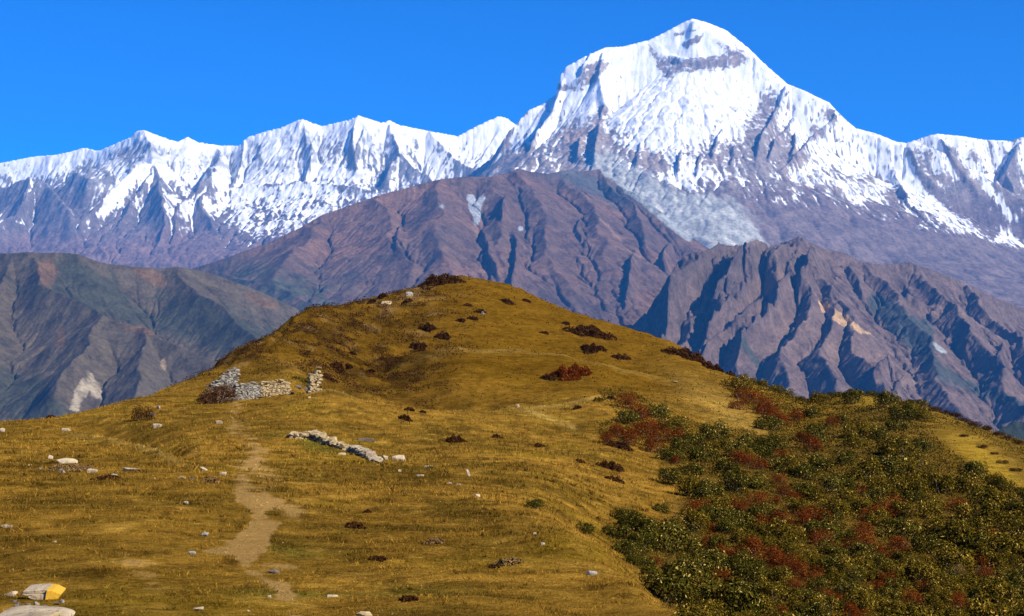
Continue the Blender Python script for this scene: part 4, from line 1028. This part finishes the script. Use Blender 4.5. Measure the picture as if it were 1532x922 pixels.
rock(596, 690, 26, 13, 'pointed pale block at the right end of the tumbled stone row', depth=0.5)
rock(432, 656, 9, 7, 'dark stone at the left tip of the long tumbled wall', DARK)
rock(512, 681, 14, 5, 'pale stones slab fallen below the gap in the tumbled wall', WARM)

# ------------------------------------------------------------------ shrubs
def leaf_material(name, cols, rough=0.45, spec=0.35):
    m = NT(name)
    oi = m.n('ShaderNodeObjectInfo')
    k = m.attr('tone')
    rp = m.n('ShaderNodeValToRGB')
    el = rp.color_ramp.elements
    el[0].position, el[0].color = 0.0, (*cols[0], 1)
    el[1].position, el[1].color = 1.0, (*cols[-1], 1)
    for i, cc in enumerate(cols[1:-1]):
        e = el.new((i + 1) / (len(cols) - 1)); e.color = (*cc, 1)
    m.l(m.math('ADD', m.math('MULTIPLY', k, 0.8), m.math('MULTIPLY', oi.outputs['Random'], 0.2)), rp.inputs[0])
    m.l(rp.outputs[0], m.b.inputs['Base Color'])
    m.b.inputs['Roughness'].default_value = rough; m.b.inputs['Specular IOR Level'].default_value = spec
    return m.m
GREEN = leaf_material('dark_leathery_leaves', [(0.00984, 0.01066, 0.00164), (0.02952, 0.02788, 0.00328), (0.0697, 0.05576, 0.00656), (0.164, 0.1148, 0.01476), (0.492, 0.3608, 0.0984)], 0.9, 0)
OLIVE = leaf_material('olive_yellow_leaves', [(0.0192, 0.0144, 0.0016), (0.0528, 0.04, 0.004), (0.112, 0.0752, 0.0072), (0.208, 0.124, 0.0128), (0.48, 0.32, 0.072)], 0.9, 0)
RUST = leaf_material('rusty_red_leaves', [(0.03, 0.006, 0.002), (0.075, 0.013, 0.003), (0.13, 0.026, 0.005), (0.19, 0.055, 0.008), (0.26, 0.10, 0.02)], 0.9, 0)
UNDER = leaf_material('dull_undergrowth_leaves', [(0.014, 0.011, 0.002), (0.036, 0.026, 0.003), (0.075, 0.050, 0.006), (0.15, 0.09, 0.012), (0.40, 0.27, 0.07)], 0.9, 0)
BROWN = leaf_material('dark_brown_heath', [(0.016, 0.007, 0.003), (0.035, 0.014, 0.006), (0.06, 0.024, 0.008), (0.10, 0.045, 0.012)], 0.9, 0)
TAN = leaf_material('dry_tan_twigs', [(0.09, 0.05, 0.02), (0.17, 0.10, 0.035), (0.26, 0.17, 0.07)], 0.9, 0)
m = NT('woody_stem'); m.l(m.mix(m.noise(20, 3), (0.10, 0.07, 0.045), (0.22, 0.16, 0.10)), m.b.inputs['Base Color']); WOOD = m.m

def shrub_meshes(seed, nl, leaf, squash=0.75, lobes=7, upright=0.0):
    """unit shrub: leaves on uneven lobes inside a dome about 1 wide, with the stems that carry them"""
    r = np.random.default_rng(seed)
    th = r.uniform(0, 2 * math.pi, lobes); rad = np.sqrt(r.uniform(0, 1, lobes)) * 0.33
    lc = np.stack([rad * np.cos(th), rad * np.sin(th), squash * (0.30 + 0.28 * r.random(lobes) - 0.35 * rad)], 1)
    lr = r.uniform(0.15, 0.27, lobes)
    k = r.integers(0, lobes, nl)
    d = r.normal(0, 1, (nl, 3)); d[:, 2] += 0.35; d /= np.linalg.norm(d, axis=1)[:, None]
    c = lc[k] + d * (lr[k] * (0.55 + 0.5 * r.random(nl) ** 0.5))[:, None] * np.array((1, 1, squash + .1))
    low = r.random(nl) < 0.22
    a = r.uniform(0, 2 * math.pi, nl); rr = np.sqrt(r.random(nl)) * 0.45
    c[low] = np.stack([rr * np.cos(a), rr * np.sin(a), r.random(nl) * 0.22], 1)[low]
    c[:, 2] = np.maximum(c[:, 2], 0.01)
    nrm = d + r.normal(0, 0.55, (nl, 3)); nrm[:, 2] += 0.25 + upright; nrm /= np.linalg.norm(nrm, axis=1)[:, None]
    t1 = np.cross(nrm, r.normal(0, 1, (nl, 3))); t1 /= np.linalg.norm(t1, axis=1)[:, None]
    t2 = np.cross(nrm, t1)
    L = leaf * r.uniform(0.6, 1.3, nl)[:, None]
    v = np.stack([c - t1 * L, c + t2 * L * .42, c + t1 * L, c - t2 * L * .42], 1)
    me = bpy.data.meshes.new('shrub'); mesh_arrays(me, v.reshape(-1, 3), np.arange(nl * 4).reshape(nl, 4), False)
    tone = np.clip(r.normal(0.36, 0.2, nl) + 0.12 * (r.random(lobes)[k] - .5), 0, 1) ** 1.2
    tone[r.random(nl) < 0.07] = 1.0  # scattered brightest leaves: sparkle of gloss put into the colour
    set_attr(me, 'tone', np.repeat(tone, 4))
    bm = bmesh.new()
    for q in range(lobes):
        top = Vector(lc[q]) * 1.0; base = Vector((lc[q][0] * .15, lc[q][1] * .15, -0.05))
        mid = (top + base) / 2 + Vector((lc[q][0] * .25, lc[q][1] * .25, 0))
        ring = []
        for p_, ra in ((base, .018), (mid, .012), (top, .005)):
            ring.append([bm.verts.new(p_ + Vector((ra * math.cos(b * 1.2566), ra * math.sin(b * 1.2566), 0))) for b in range(5)])
        for A, B in zip(ring[:-1], ring[1:]):
            for b in range(5): bm.faces.new((A[b], A[(b + 1) % 5], B[(b + 1) % 5], B[b]))
    ms = bpy.data.meshes.new('stem'); bm.to_mesh(ms); bm.free(); ms.materials.append(WOOD)
    return me, ms
def kit(mat, n, seed, **kw):
    out = []
    for i in range(n):
        me, ms = shrub_meshes(seed + i, **kw); me.materials.append(mat); out.append((me, ms))
    return out
KIT = {
    'green': kit(GREEN, 6, 100, nl=2600, leaf=0.029),
    'olive': kit(OLIVE, 5, 120, nl=2400, leaf=0.029),
    'rust': kit(RUST, 5, 140, nl=2200, leaf=0.022, upright=0.2),
    'brown': kit(BROWN, 4, 160, nl=1700, leaf=0.026, squash=0.55),
    'tan': kit(TAN, 2, 180, nl=700, leaf=0.03),
}
NAME = {'green': 'shrub', 'olive': 'shrub', 'rust': 'red_shrub', 'brown': 'heath_shrub', 'tan': 'dry_shrub'}
CAT = {'green': 'shrub', 'olive': 'shrub', 'rust': 'shrub', 'brown': 'heath shrub', 'tan': 'dry shrub'}
rs = random.Random(17)
protos = {}
def shrub(kind, px, py, wpx, label, group=None, hfac=0.8, dfac=0.9, stems=True, lift=0.0, where=None):
    x, y, z = where or spot(px, py)
    s = wpx * y / F
    i = rs.randrange(len(KIT[kind]))
    key = (kind, i, stems)
    if key not in protos:
        o = link(NAME[kind], KIT[kind][i][0], None)
        kid = link('stem', KIT[kind][i][1], None, o) if stems else None
        protos[key] = (o, kid)
    else:
        p_, k_ = protos[key]
        o = p_.copy(); COL.objects.link(o)
        for q in ('group',):
            if q in o: del o[q]
        if k_ is not None:
            c = k_.copy(); c.parent = o; COL.objects.link(c)
    o.location = (x, y, z - 0.03 * s + lift)
    o.rotation_euler = (0, 0, rs.uniform(0, 6.28))
    o.scale = (s, s * dfac, s * hfac * rs.uniform(0.9, 1.1))
    tag(o, label, CAT[kind], group)
    return o

def mat_patch(px, py, wpx, hpx, kind, label, n=None):
    """a low spreading clump of heath: one plant mass, wider than tall"""
    x, y, z = spot(px, py)
    y0 = spot(px, py + hpx * 0.5)[1]; y1 = spot(px, py - hpx * 0.42)[1]
    s = y / F; W_, H_ = wpx * s, hpx * s
    r = np.random.default_rng(int(px * 3 + py))
    n = n or int(np.clip(wpx * hpx * 2.2, 300, 2600))
    D_ = float(np.clip(y1 - y0, W_ * 0.35, W_ * 1.4))
    a = r.uniform(0, 2 * math.pi, n); rr = np.sqrt(r.random(n))
    edge = 1 + 0.28 * np.sin(a * 3 + px) + 0.15 * np.sin(a * 7 + py)
    dx, dy = rr * np.cos(a) * W_ / 2 * edge, rr * np.sin(a) * D_ / 2 * edge
    hh = min(H_ * 0.55, W_ * .35) * np.clip(1 - rr ** 4, 0.2, 1) * r.uniform(0.55, 1.05, n) * (0.75 + 0.5 * np.sin(dx / W_ * 9 + py) ** 2)
    gz_ = ground_z(x + dx, y + dy)
    c = np.stack([dx, dy, gz_ - z + hh * r.random(n) ** 0.35], 1)
    nrm = r.normal(0, 1, (n, 3)); nrm[:, 2] += .4; nrm /= np.linalg.norm(nrm, axis=1)[:, None]
    t1 = np.cross(nrm, r.normal(0, 1, (n, 3))); t1 /= np.linalg.norm(t1, axis=1)[:, None]; t2 = np.cross(nrm, t1)
    L = (np.clip(1.6 * s, 0.03, 0.5) * r.uniform(0.7, 1.5, n))[:, None]
    v = np.stack([c - t1 * L, c + t2 * L * .5, c + t1 * L, c - t2 * L * .5], 1).reshape(-1, 3)
    me = bpy.data.meshes.new(NAME[kind]); mesh_arrays(me, v, np.arange(n * 4).reshape(n, 4), False)
    set_attr(me, 'tone', np.repeat(np.clip(r.normal(.45, .2, n), 0, 1), 4))
    o = link(NAME[kind], me, {'brown': BROWN, 'rust': RUST, 'green': GREEN, 'olive': OLIVE, 'tan': TAN}[kind])
    o.location = (x, y, z)
    tag(o, label, CAT[kind])

for a in (
    (655, 424, 62, 22, 'brown', 'dark brown heath patch draped over the very summit of the hill'),
    (883, 500, 64, 18, 'brown', 'widest dark heath mat on the hill, upper right flank'),
    (887, 526, 36, 14, 'brown', 'dark heath mat just below the widest one'),
    (930, 537, 26, 11, 'brown', 'small oval dark heath mat right of two larger ones'),
    (855, 563, 54, 25, 'rust', 'rounded reddish brown bush alone on the saddle slope'),
    (822, 569, 22, 13, 'brown', 'small dark bush touching the left side of the reddish bush'),
    (760, 453, 20, 9, 'brown', 'small dark tuft right of the summit'),
    (1030, 536, 62, 20, 'brown', 'long dark heath mat running down the right skyline of the hill'),
    (1064, 552, 30, 16, 'brown', 'dark heath mat at the lower end of the long one'),
    (1094, 558, 16, 9, 'brown', 'small dark bush on the skyline where the thicket begins'),
    (815, 500, 13, 5, 'brown', 'tiny dark tuft left of the widest heath mat'),
    (847, 485, 12, 5, 'brown', 'tiny dark tuft above the widest heath mat near the skyline'),
    (607, 628, 18, 22, 'brown', 'dark russet bush at the edge of the saddle rim'),
    (612, 615, 14, 10, 'brown', 'small dark tuft just above the russet bush on the rim'),
    (633, 618, 9, 5, 'brown', 'tiny dark tuft on the pale rim of the saddle'),
    (680, 662, 26, 20, 'brown', 'dark maroon bush on the slope right of the stone row'),
    (743, 655, 14, 9, 'brown', 'small dark tuft right of the maroon bush'),
    (806, 668, 13, 7, 'brown', 'small dark tuft alone below the pale path'),
    (868, 692, 13, 7, 'brown', 'small dark tuft left of the paired heath mats'),
    (916, 702, 36, 18, 'brown', 'upper of two dark heath mats near the thicket edge'),
    (922, 720, 26, 11, 'brown', 'lower of two dark heath mats near the thicket edge'),
    (928, 671, 36, 14, 'brown', 'dark low bush under the red bushes at the thicket tip'),
    (530, 790, 28, 14, 'brown', 'dark russet tuft in the middle of the near slope'),
    (550, 768, 10, 7, 'brown', 'tiny dark tuft just above the russet one on the near slope'),
    (75, 625, 14, 7, 'brown', 'small dark tuft on the left grass skyline'),
    (640, 495, 22, 17, 'brown', 'dark bush beside a pale stone on the left flank'),
    (663, 505, 20, 13, 'brown', 'dark bush right of the one beside a pale stone'),
    (627, 524, 24, 13, 'brown', 'dark bush at the left end of the inner rounded spur'),
    (576, 541, 15, 10, 'brown', 'dark tuft on the left flank below the spur line'),
    (506, 556, 18, 14, 'brown', 'larger dark tuft low on the left flank behind the pillar'),
    (522, 550, 10, 8, 'brown', 'small dark tuft right of the larger one behind the pillar'),
    (528, 532, 9, 8, 'brown', 'small dark tuft above the pair behind the pillar'),
    (555, 558, 12, 7, 'brown', 'small dark tuft between left flank bushes and the spur'),
    (492, 568, 20, 9, 'brown', 'low dark tuft nearest the right side of the pillar'),
    (720, 468, 14, 9, 'brown', 'dark tuft with a pale stone at its right'),
    (708, 479, 16, 7, 'brown', 'dark tuft below left of the stone and tuft pair'),
    (690, 482, 12, 6, 'brown', 'small dark tuft left of the one below the stone and tuft'),
    (700, 458, 12, 5, 'brown', 'small dark tuft under the summit'),
    (610, 452, 14, 8, 'brown', 'dark tuft below the summit outcrop'),
    (572, 444, 13, 8, 'brown', 'dark bush on the left skyline shoulder of the hill'),
    (556, 452, 12, 6, 'brown', 'low dark tuft further down the left skyline shoulder'),
    (787, 452, 12, 5, 'brown', 'tiny dark tuft close under the right skyline near the summit'),
    (915, 598, 12, 8, 'brown', 'small dark bush at the upper end of the pale path'),
    (895, 601, 14, 12, 'olive', 'olive bush at the upper end of the pale path'),
    (468, 584, 52, 12, 'olive', 'low green brown weeds round the foot of the stone pillar'),
    (863, 612, 11, 7, 'brown', 'small dark bush below the upper path'),
    (160, 718, 36, 8, 'brown', 'dark turf edge of a small earth bank below the slabs'),
    (318, 722, 26, 13, 'tan', 'dry twiggy tuft right of the small pale stones'),
    (105, 705, 60, 14, 'tan', 'dry twigs around the flat pale slabs'),
    (760, 845, 40, 15, 'tan', 'dry twiggy patch low on the spur above its edge'),
    (650, 812, 26, 11, 'tan', 'dry branching twig tuft in the middle of the spur'),
    (740, 850, 14, 6, 'brown', 'dark tuft in the dry twiggy patch on the spur'),
    (565, 838, 26, 8, 'brown', 'thin dark tuft below the russet one on the near slope'),
    (610, 900, 22, 9, 'brown', 'dark twig tuft near the bottom middle edge'),
):
    mat_patch(*a)
for a in (
    ('green', 799, 762, 38, 'lone dark green bush at the upper end of the spur edge'),
    ('green', 875, 799, 38, 'dark green bush lower along the spur edge'),
    ('green', 935, 780, 52, 'wide green bush in the grassy hollow left of the thicket'),
    ('green', 1000, 726, 52, 'isolated wide green bush in the grass bay beside the thicket'),
    ('green', 990, 768, 36, 'very dark upright bush below the isolated wide bush'),
    ('green', 1037, 737, 30, 'small dark bush right of the isolated wide bush'),
):
    shrub(a[0], a[1], a[2], a[3], a[4], hfac=0.85)

shrub('brown', 324, 604, 74, 'dark tangled bush in front of the gable wall', hfac=0.95, dfac=0.55)
shrub('brown', 213, 630, 50, 'dark tangled bush with grey rubble left of the ruined hut', hfac=1.1, dfac=.7)
# --- the thicket on the right slope
THICK = [(893, 585), (935, 583), (962, 597), (1000, 622), (1060, 637), (1120, 645), (1152, 658), (1148, 640), (1105, 595), (1072, 575), (1098, 566), (1150, 578), (1195, 596), (1255, 582), (1262, 590), (1330, 592), (1405, 605), (1465, 632), (1545, 668), (1600, 720), (1600, 960), (1000, 960), (1020, 915), (965, 860), (915, 822), (905, 790), (950, 775), (985, 790), (1040, 775), (1020, 730), (1050, 715), (1010, 680), (960, 668), (900, 655), (885, 640), (925, 625)]
HOLES = [[(1265, 594), (1300, 591), (1345, 604), (1330, 612), (1270, 608)], [(1395, 642), (1430, 640), (1500, 675), (1560, 705), (1560, 750), (1500, 722), (1450, 695), (1410, 668)], [(1130, 780), (1140, 800), (1128, 800)], [(1050, 715), (1075, 720), (1072, 730), (1045, 727)]]
def inside(px_, py_, pg): return poly(np.array([px_], float), np.array([py_], float), pg)[0] > 0
reds = [(938, 602, 30), (955, 618, 26), (962, 640, 34), (925, 645, 26), (905, 655, 26), (940, 655, 34), (985, 650, 30), (1010, 655, 28), (975, 665, 30), (1110, 590, 26), (1128, 596, 26), (1105, 605, 24), (1148, 606, 28), (1160, 618, 30), (1172, 628, 26), (1140, 612, 22), (1208, 662, 26), (1218, 668, 24), (1195, 655, 18), (1245, 632, 18),
        (1105, 685, 26), (1122, 690, 26), (1138, 695, 22), (1098, 700, 20), (1165, 718, 20), (1170, 735, 24), (1190, 745, 20), (1160, 750, 16), (1112, 762, 18), (1200, 778, 26), (1160, 784, 26), (1065, 790, 20), (1060, 810, 26), (1085, 830, 30), (1105, 828, 34), (1130, 822, 36), (1152, 832, 36), (1175, 842, 36), (1196, 852, 32), (1215, 862, 30), (1228, 808, 30), (1298, 772, 22), (1292, 790, 24), (1290, 808, 30), (1275, 818, 26), (1310, 820, 24), (1345, 815, 30), (1335, 832, 26), (1310, 878, 26), (1325, 868, 26), (1365, 895, 28), (1380, 880, 24), (1425, 895, 28), (1440, 905, 24), (1465, 842, 30), (1480, 860, 28), (1270, 915, 26), (1285, 922, 26), (1170, 915, 24), (1080, 860, 24), (1070, 900, 26), (1330, 765, 14), (1290, 735, 16), (1010, 690, 16), (1050, 780, 20), (1480, 800, 18)]
tans = [(1430, 852, 34), (1355, 812, 26), (1470, 850, 30), (1350, 745, 14), (1362, 772, 14), (1460, 782, 12), (1120, 795, 14)]
pts = []
def free(px_, py_, d):
    return all((px_ - a) ** 2 + (py_ - b) ** 2 > (0.42 * (d + c) / 2) ** 2 for a, b, c, *_ in pts)
for a, b, c in reds: pts.append((a, b, c, 'rust'))
for a, b, c in tans: pts.append((a, b, c, 'tan'))
rs2 = random.Random(4)
big, small = [], []
for tries in range(26000):
    px_, py_ = rs2.uniform(880, 1580), rs2.uniform(566, 955)
    if not inside(px_, py_, THICK) or any(inside(px_, py_, hl) for hl in HOLES): continue
    w_ = np.interp(py_, [570, 640, 750, 900], [24, 32, 48, 66]) * rs2.choice((0.6, 0.8, 1.0, 1.15, 1.45))
    if px_ > 1385 and py_ < np.interp(px_, [1385, 1440, 1532, 1600], [640, 690, 738, 765]): continue
    edge_ = px_ - np.interp(py_, [640, 700, 760, 800, 860, 915], [890, 1000, 985, 900, 955, 1010])
    if edge_ < 90 and rs2.random() > 0.4 + edge_ / 110: continue
    if not free(px_, py_, w_ * rs2.choice((0.72, 0.88, 1.0))): continue
    pts.append((px_, py_, w_, 'g'))
# skyline shrubs
for px_, py_, w_ in ((1398, 612, 20), (1412, 616, 18), (1428, 620, 22), (1444, 628, 18), (1458, 632, 20), (1474, 640, 20), (1492, 648, 18), (1508, 655, 20), (1524, 662, 18), (1442, 650, 14), (1470, 668, 16), (1500, 690, 16), (1520, 702, 18), (1488, 676, 12)):
    shrub('brown', px_, py_ + 4, w_ * 1.35, 'low brown shrub scattered over the yellow grass crest at far right', 'low brown shrubs on the yellow far right crest', hfac=.8)
for px_, py_, w_ in ((1125, 574, 22), (1140, 578, 26), (1160, 586, 26), (1180, 592, 26), (1198, 600, 22), (1215, 596, 20), (1230, 590, 24), (1246, 587, 26), (1258, 590, 18), (1290, 592, 16), (1302, 594, 20), (1320, 596, 22), (1338, 600, 24), (1358, 604, 24), (1378, 606, 24)):
    pts.append((px_, py_, w_, 'sky'))
greens = [p for p in pts if p[3] == 'g']
greens.sort(key=lambda p: -p[2])
lim = 270
counts = {'g': 0}
rest = []
for a, b, c, k in sorted(pts, key=lambda p: -p[2]):
    if k == 'g':
        counts['g'] += 1
        if counts['g'] > lim: rest.append((a, b, c)); continue
        if rs2.random() < 0.07:
            zone = 'in the upper thicket' if b < 720 else 'in the middle of the thicket' if b < 800 else 'in the lower thicket'
            shrub('rust', a, b + c * .3, c, f'rusty red shrub {zone}', f'rusty red shrubs {zone}', hfac=.85); continue
        kind = 'olive' if rs2.random() < np.interp(a, [950, 1150, 1400], [0.15, 0.35, 0.7]) else 'green'
        if b > 890 and rs2.random() < .5: kind = 'olive'
        zone = ('at the bottom of the thicket' if b > 840 else 'in the middle of the thicket' if b > 720 else 'in the upper thicket under the ridge')
        tone = 'olive yellow leafy shrub' if kind == 'olive' else 'dark green leathery leaved shrub'
        shrub(kind, a, b + c * .3, c * 1.15, f'{tone} {zone} on the right slope', f'{tone}s {zone}', hfac=rs2.uniform(.8, 1.15))
    elif k == 'sky':
        shrub('green', a, b, c * 1.1, 'dark shrub standing on the ridge skyline at right', 'shrubs along the right ridge skyline', hfac=0.7)
    elif k == 'rust':
        zone = ('at the narrow upper left tip of the thicket' if a < 1030 and b < 670 else 'in the upper thicket' if b < 720 else 'in the middle of the thicket' if b < 800 else 'in the lower thicket')
        shrub('rust', a, b + c * .35, c * 1.6, f'rusty red shrub {zone}', f'rusty red shrubs {zone}', hfac=1.0)
    else:
        shrub('tan', a, b + c * .3, c, 'pale dry twiggy shrub among the green ones of the thicket', 'dry twiggy shrubs in the thicket', hfac=0.9)
print('shrubs', len(pts), 'greens', counts, 'rest', len(rest))

# ground cover between the shrubs, and heath too fine to count on the far hill
def leaf_cloud(name, px_, Y_, h_, size, tone, mat, label, cat):
    n = len(px_); r = np.random.default_rng(9)
    x = (px_ - CX) / F * Y_; z = ground_z(x, Y_) + h_
    c = np.stack([x, Y_, z], 1)
    nrm = r.normal(0, 1, (n, 3)); nrm[:, 2] += .5; nrm /= np.linalg.norm(nrm, axis=1)[:, None]
    t1 = np.cross(nrm, r.normal(0, 1, (n, 3))); t1 /= np.linalg.norm(t1, axis=1)[:, None]; t2 = np.cross(nrm, t1)
    L = size[:, None]
    v = np.stack([c - t1 * L, c + t2 * L * .45, c + t1 * L, c - t2 * L * .45], 1).reshape(-1, 3)
    me = bpy.data.meshes.new(name); mesh_arrays(me, v, np.arange(n * 4).reshape(n, 4), False)
    set_attr(me, 'tone', np.repeat(tone, 4))
    tag(link(name, me, mat), label, cat, kind='stuff')
r = np.random.default_rng(31)
N = 260000
sx, sy = r.uniform(880, 1600, N), np.exp(r.uniform(math.log(29), math.log(185), N))
spy = sample_field(PYG, sx, sy)
ok = poly(sx, spy, THICK) > 0
for hl in HOLES: ok &= ~((poly(sx, spy, hl) > 0) & (r.random(N) < .92))
ok &= ~((sx > 1385) & (spy < np.interp(sx, [1385, 1440, 1532, 1600], [640, 690, 738, 765])) & (r.random(N) < .65))
sx, sy = sx[ok], sy[ok]; n = len(sx)
clump = np.clip(sample_field(fbm(Xm / 1.6, Ym / 2.2, 3, 915), sx, sy) + .45, 0.05, 1)
leaf_cloud('undergrowth', sx, sy, r.random(n) * clump * np.clip(9 * sy / F, .15, .55), np.clip(1.5 * sy / F, 0.025, 0.14) * r.uniform(.6, 1.3, n),
           np.clip(r.normal(.40, .22, n), 0, 1), UNDER, 'low leafy ground cover between the shrubs on the right slope', 'undergrowth')
N = 240000
sx, sy = r.uniform(230, 1120, N), np.exp(r.uniform(math.log(108), math.log(262), N))
f = sample_field(np.clip(rough_l + FLANK, 0, 1.4), sx, sy) * np.clip(sample_field(fbm(Xm / 4, Ym / 6, 4, 895), sx, sy) * 2.6 + .15, 0, 1) + 0.025
ok = r.random(N) < f
sx, sy = sx[ok], sy[ok]; n = len(sx)
leaf_cloud('heath', sx, sy, r.random(n) ** 2 * 0.5, np.clip(1.5 * sy / F, 0.03, 0.25) * r.uniform(.6, 1.3, n), np.clip(r.normal(.5, .25, n), 0, 1), BROWN, 'thin dark heath speckling the left flank of the round hill', 'heath')

# gravel: loose chips on the track and on the bare slope, past counting
N = 2600
sx, sy = r.uniform(-40, 760, N), np.exp(r.uniform(math.log(11.5), math.log(60), N))
ok = r.random(N) < 0.10 + 0.9 * sample_field(dirt, sx, sy)
sx, sy = sx[ok], sy[ok]
tet = np.array([(1, 0, -.4), (-.5, .87, -.4), (-.5, -.87, -.4), (.15, .1, .6)])
fc = np.array([(0, 1, 3), (1, 2, 3), (2, 0, 3), (0, 2, 1)])
vs, fs = [], []
for k in range(len(sx)):
    x = (sx[k] - CX) / F * sy[k]; s = r.uniform(0.7, 2.2) * sy[k] / F
    a = r.uniform(0, 6.28); c_, s_ = math.cos(a), math.sin(a)
    q = (tet + r.normal(0, .2, (4, 3))) * np.array((s, s * r.uniform(.6, 1), s * .7))
    q = np.stack([q[:, 0] * c_ - q[:, 1] * s_, q[:, 0] * s_ + q[:, 1] * c_, q[:, 2]], 1) + np.array((x, sy[k], float(ground_z(x, sy[k])) + s * .1))
    fs.append(fc + 4 * len(vs)); vs.append(q)
me = bpy.data.meshes.new('gravel'); mesh_arrays(me, np.concatenate(vs), np.concatenate(fs), False)
tag(link('gravel', me, WARM), 'loose stone chips scattered over the dirt track and turf', 'gravel', kind='stuff')
